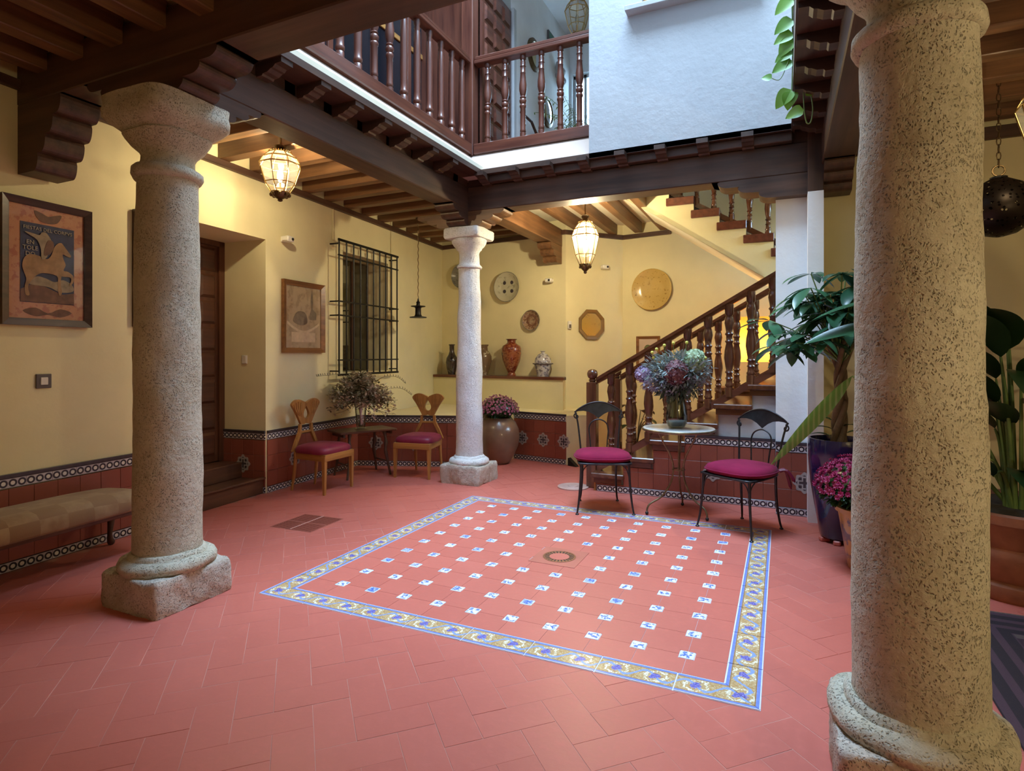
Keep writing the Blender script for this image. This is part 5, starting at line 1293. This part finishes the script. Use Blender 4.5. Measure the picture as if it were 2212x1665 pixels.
# --- terracotta planter with big dark leaves
pl=thing('terracotta_planter','wide stepped terracotta planter behind the mottled column','pot',(1.34,4.62,0))
pot_lathe(pl,[(.001,.0),(.34,0),(.36,.03),(.36,.09),(.33,.11),(.36,.15),(.40,.26),(.40,.30),(.385,.32),(.41,.36),(.43,.46),(.445,.47),(.445,.52),(.42,.53),(.39,.50)],P('weathered_terracotta',(.30,.115,.06),.7,var=.25,vs=7,bmp=.3,bs=40))
MB().lathe([(.40,.50),(.001,.51)],24,cap=False).build('soil',M['soil'],pl)
bl=thing('broad_leaf_plant','dark broad-leaved plant with long striped leaves in the terracotta planter','plant',(1.34,4.62,.50))
def big_leaf(base,top,tip,L,Wd,mat,droop,upv=(0,0,1),fold=.2):
    b=Vector(base); t_=Vector(top); mid=(b+t_)/2+Vector((0,0,.12))
    MB().tube(smoothpts([b,mid,t_],6),[.014-.008*k/12 for k in range(13)],6).build('petiole',M['stemg'],bl,80)
    mb=MB(); leaf(mb,t_,Vector(tip)-t_,upv,L,Wd,droop,14,fold,wide=.42); mb.build('leaf',mat,bl,80)
# long leaves reaching out to the left of the column (local coordinates)
big_leaf((-.05,-.02,0),(-.897,.10,.80),(-1.41,.13,.12),.86,.10,M['leafs'],.10,(.6,-.8,.5),.45)
big_leaf((-.03,.0,0),(-.70,.06,1.16),(-1.17,.03,1.09),.52,.14,M['leafg'],.25,(0,-.6,1))
big_leaf((0,.03,0),(-.70,.05,1.32),(-1.14,.04,1.29),.47,.11,M['leafg'],.4,(0,-.25,1))
random.seed(5)
for k in range(44):
    th=random.uniform(-2.9,.9); r=random.uniform(.10,.30); h_=random.uniform(.08,1.0)
    b=(.08*cos(th),.08*sin(th),0); tpv=(r*cos(th),r*sin(th)+.05,h_)
    big_leaf(b,tpv,(tpv[0]+.4*cos(th),tpv[1]+.4*sin(th),h_+random.uniform(.1,.6)),random.uniform(.40,.62),random.uniform(.13,.22),M['leafd'],random.uniform(.4,1.0))

# --- trailing vine from the upper gallery
vn=thing('trailing_vine','bright green trailing vine hanging over the white wall edge','vine',(.10,4.75,3.2))
def heart(L):
    return None
def vleaf(p,d,L,mat=None):
    mb=MB(); leaf(mb,p,d,(0,-1,.25),L,L*.78,.5,8,.25,wide=.30); mb.build('leaf',mat or M['leafv'],vn,80)
vs1=smoothpts([(-.02,.0,2.2),(-.03,0,1.4),(-.035,0,.85),(-.03,0,.45),(-.04,0,.10)],6); MB().tube(vs1,.0045,6).build('vine_stem',M['stemg'],vn,80)
vs2=smoothpts([(.04,0,2.2),(.05,0,1.3),(.045,.0,.6),(.04,0,.15),(.055,0,-.05),(.085,0,-.07),(.10,0,.02),(.09,0,.12)],6); MB().tube(vs2,.0045,6).build('vine_stem',M['stemg'],vn,80)
vs3=smoothpts([(-.03,0,.24),(.05,-.02,.26),(.15,-.03,.23),(.20,-.03,.24),(.26,-.03,.34)],5); MB().tube(vs3,.004,6).build('vine_stem',M['stemg'],vn,80)
vs4=smoothpts([(-.03,0,.50),(-.08,-.02,.34),(-.12,-.02,.27),(-.17,-.02,.29)],5); MB().tube(vs4,.003,6).build('vine_stem',M['stemg'],vn,80)
for p,d,L in (((-.03,0,.70),(-.8,-.2,-.45),.15),((-.03,0,.60),(-.9,-.2,-.3),.14),((-.03,0,.56),(-.6,-.2,-.7),.15),((-.035,0,.47),(-.8,-.1,-.3),.13),((-.035,0,.40),(-.95,-.2,-.35),.15),
              ((-.04,0,.19),(-.7,-.1,-.7),.16),((-.04,0,.18),(-.2,-.2,-1),.14),((-.17,-.02,.29),(-.8,0,.3),.08),((.045,0,.72),(-.3,-.2,-1),.14),((.05,-.02,.38),(-.9,0,.1),.10),((.11,-.02,.35),(-.8,-.3,-.3),.13),
              ((.09,0,.12),(-.3,0,.8),.08),((.04,0,.03),(-1,-.1,-.25),.13),((.21,-.03,.30),(-.4,.1,.8),.09),((-.03,0,.85),(-.8,-.2,-.5),.15),((-.02,0,1.0),(-.7,-.2,-.6),.15),((.03,0,.95),(.6,-.2,-.7),.14),((.03,0,.50),(-.7,-.2,-.6),.09),((-.03,0,1.15),(-.7,-.1,-.6),.14)):
    vleaf(p,d,L)

# --- bouquet on the bistro table
gv=thing('glass_vase','smoky glass vase on the bistro table','vase',(-.875,5.47,.786))
MB().lathe([(.045,0),(.075,.012),(.095,.06),(.098,.11),(.085,.20),(.07,.27),(.075,.33),(.072,.33),(.066,.27),(.08,.20),(.092,.11),(.088,.06),(.07,.02),(.001,.018)],28,cap=False).build('glass_body',M['smoke'],gv,60)
MB().lathe([(.001,.02),(.068,.022),(.086,.06),(.085,.085),(.001,.085)],24,cap=False).build('water',P('murky_water',(.05,.075,.06),.1,var=0),gv,60)
bq=thing('flower_bouquet','dried bouquet of pale thistles and dark hydrangea on the bistro table','flowers',(-.875,5.47,.80))
random.seed(3)
sm=MB()
for k in range(44):
    th=random.uniform(0,2*pi); r=random.uniform(.08,.30); sm.tube(smoothpts([(.03*cos(th+2),.03*sin(th+2),.02),(.04*cos(th),.04*sin(th),.30),(r*cos(th),r*sin(th),random.uniform(.4,.62))],4),.003,4)
o=sm.build('stems',P('dark_green_stems',(.045,.065,.04),.7,var=.3),bq); o['kind']='stuff'
def fuzz(name,mat,n,c,rad,lmin,lmax,w,spread=1.0,seed=1):
    random.seed(seed); mb=MB()
    for k in range(n):
        v_=Vector((random.gauss(0,1),random.gauss(0,1),random.gauss(0,1))).normalized(); p=Vector(c)+Vector((v_.x*rad[0],v_.y*rad[1],v_.z*rad[2]))*random.uniform(.35,1.0)
        d=(v_*spread+Vector((random.uniform(-1,1),random.uniform(-1,1),random.uniform(-.6,1))))
        leaf(mb,p,d,(random.random(),random.random(),1),random.uniform(lmin,lmax),w,.5,3)
    o=mb.build(name,mat,bq); o['kind']='stuff'; return o
fuzz('silver_foliage',LEAF('silver_green_leaf',(.16,.21,.20),(.34,.40,.40),.6,.2),1500,(0,0,.50),(.31,.29,.17),.03,.08,.020,seed=2)
fuzz('dark_foliage',LEAF('grey_green_leaf',(.05,.075,.055),(.12,.16,.12),.6,.2),600,(0,0,.36),(.20,.20,.13),.03,.09,.022,seed=4)
fuzz('lilac_sprigs',LEAF('lilac_sprig',(.25,.24,.36),(.42,.40,.52),.6,.2),800,(-.04,0,.40),(.28,.26,.11),.025,.06,.018,seed=6)
def head(name,mat,c,r,n,w,seed):
    random.seed(seed); mb=MB()
    for k in range(n):
        v_=Vector((random.gauss(0,1),random.gauss(0,1),random.gauss(0,1))).normalized(); p=Vector(c)+v_*r*random.uniform(.75,1.0)
        for q in range(4):
            u=v_.orthogonal().normalized(); u.rotate(Matrix.Rotation(q*pi/2+k,3,v_)); s_=v_.cross(u)*w*.5
            mb.add([p,p+u*w*.6-s_,p+u*w+v_*w*.2,p+u*w*.6+s_],[(0,1,2,3)])
    o=mb.build(name,mat,bq); o['kind']='stuff'; return o
head('hydrangea_head',LEAF('dark_hydrangea_petal',(.10,.022,.04),(.26,.12,.13),.6,.15),(.02,-.17,.49),.11,260,.034,8)
head('mauve_head',LEAF('mauve_petal',(.34,.24,.42),(.50,.40,.55),.6,.15),(-.29,-.06,.47),.07,110,.034,9)
head('green_head',LEAF('pale_green_petal',(.30,.42,.24),(.50,.60,.40),.6,.2),(.16,-.06,.60),.10,200,.036,10)
for i,(x,y,z) in enumerate(((-.16,-.10,.70),(-.10,-.05,.735),(-.02,-.05,.755),(.09,.0,.76),(.26,-.08,.62),(-.19,-.08,.62),(-.20,-.1,.67))):
    MB().tube([(x*.5,y*.5,.45),(x,y,z)],.0025,5).build('button_stalk',M['stemg'],bq); MB().ball((x,y,z),.015,8,6).build('button_flower',P('yellow_button',(.62,.55,.10),.7,var=.1) if i==0 else bpy.data.materials['yellow_button'],bq,80)

# --- dried bouquet on the side table
dv=thing('glass_vase','slender clear glass vase on the low side table','vase',(-4.61,5.64,.557))
MB().lathe([(.075,0),(.078,.008),(.045,.016),(.055,.05),(.065,.20),(.085,.36),(.082,.36),(.060,.20),(.048,.05),(.001,.03)],24,cap=False).build('glass_body',M['clear'],dv,60)
db=thing('dried_bouquet','wide spray of brownish dried flowers in the clear vase','flowers',(-4.61,5.64,.585))
random.seed(13); stm=MB(); hd=MB(); hd2=MB(); hd3=MB()
for k in range(230):
    th=random.uniform(0,2*pi); sp=random.uniform(.10,1.0)**.8*.46; zt=.62-.34*(sp/.46)**2+random.uniform(-.07,.06)
    if random.random()<.25: zt-=.10
    end=Vector((max(-.31,sp*cos(th)),sp*sin(th),zt)); pts=smoothpts([(.02*cos(th+3),.02*sin(th+3),0),(.035*cos(th),.035*sin(th),.30),(end.x*.55,end.y*.55,.30+(zt-.30)*.75),tuple(end)],4)
    stm.tube(pts,.0022,4)
    m_=random.choice((hd,hd,hd2,hd3))
    for q in range(24):
        f=random.uniform(.45,1.0); p=pts[int(f*(len(pts)-1))]+Vector((random.uniform(-1,1),random.uniform(-1,1),random.uniform(-1,1)))*.035
        leaf(m_,p,(random.uniform(-1,1),random.uniform(-1,1),random.uniform(-.3,1)),(0,.3,1),random.uniform(.03,.065),.028,.5,3)
for (dx,dy,z0,z1) in ((.30,.38,.42,.36),(.22,.40,.56,.50),(-.10,-.46,.60,.62)):
    pts=smoothpts([(0,0,.25),(dx*.5,dy*.5,z0),(dx,dy,z0+.03),(dx*1.3,dy*1.3,z1)],6); stm.tube(pts,.0022,4)
    for q,p in enumerate(pts[8:]): leaf(hd2,p,(random.uniform(-.3,.3),random.uniform(-.3,.3),1),(1,0,0),.03,.016,.3,3)
for nm,mbb,mt_ in (('stems',stm,M['stalk']),('seed_heads',hd,LEAF('tan_seed_head',(.40,.34,.24),(.60,.54,.42),.8,.2)),('olive_leaves',hd2,LEAF('olive_dry_leaf',(.13,.13,.08),(.24,.23,.15),.8,.2)),('mauve_blossoms',hd3,LEAF('faded_mauve_blossom',(.48,.40,.32),(.66,.58,.48),.8,.2))):
    o=mbb.build(nm,mt_,db); o['kind']='stuff'
# --- plant behind the staircase and fern on the landing
pb=thing('stair_plant','dark leafy plant glimpsed between the lower stair balusters','plant',(-1.72,7.62,0))
MB().lathe([(.001,0),(.10,0),(.14,.26),(.15,.28),(.13,.27)],20,cap=False).build('pot',M['doorx'],pb,50)
random.seed(31)
for k in range(12):
    th=random.uniform(0,2*pi); top=Vector((.14*cos(th),.14*sin(th),random.uniform(.50,.78))); MB().tube(smoothpts([(0,0,.26),(.05*cos(th),.05*sin(th),.5),tuple(top)],3),.006,5).build('stalk',M['stalk'],pb)
    mb=MB(); leaf(mb,top,rdir(th,.2),(0,0,1),.17,.10,.9,6); mb.build('leaf',M['leafd'],pb,80)
tag(MB().lathe([(.15,3.722),(.15,3.74),(.05,3.75),(.05,3.78),(.15,3.79),(.15,3.799)],20,(-2.22,6.72,0)).build('plant_stand',M['redz'],None,40),'low round wooden stand under the landing fern','stand')
fe=thing('landing_fern','feathery fern on the landing behind the short gallery railing','plant',(-2.22,6.72,3.80))
MB().lathe([(.001,0),(.12,0),(.16,.22),(.17,.24),(.15,.22)],20,cap=False).build('pot',M['doorx'],fe,50)
for k in range(26):
    th=random.uniform(0,2*pi); L_=random.uniform(.45,.75); mb=MB(); pts=[]
    p=Vector((0,0,.22)); d=rdir(th,random.uniform(.4,1.2))
    for i in range(12):
        pts.append(p.copy()); d=(d+Vector((0,0,-.11))).normalized(); p=p+d*L_/12
    mb.tube(pts,.003,4)
    for i,q in enumerate(pts[2:]):
        s_=d.cross(Vector((0,0,1))).normalized(); w=.10*(1-i/11)+.02
        for sg in (-1,1): leaf(mb,q,s_*sg+Vector((0,0,-.2)),(0,0,1),w,.018,.4,2)
    mb.build('frond',LEAF('fern_green',(.10,.16,.05),(.22,.27,.10),.6,.3) if k==0 else bpy.data.materials['fern_green'],fe)
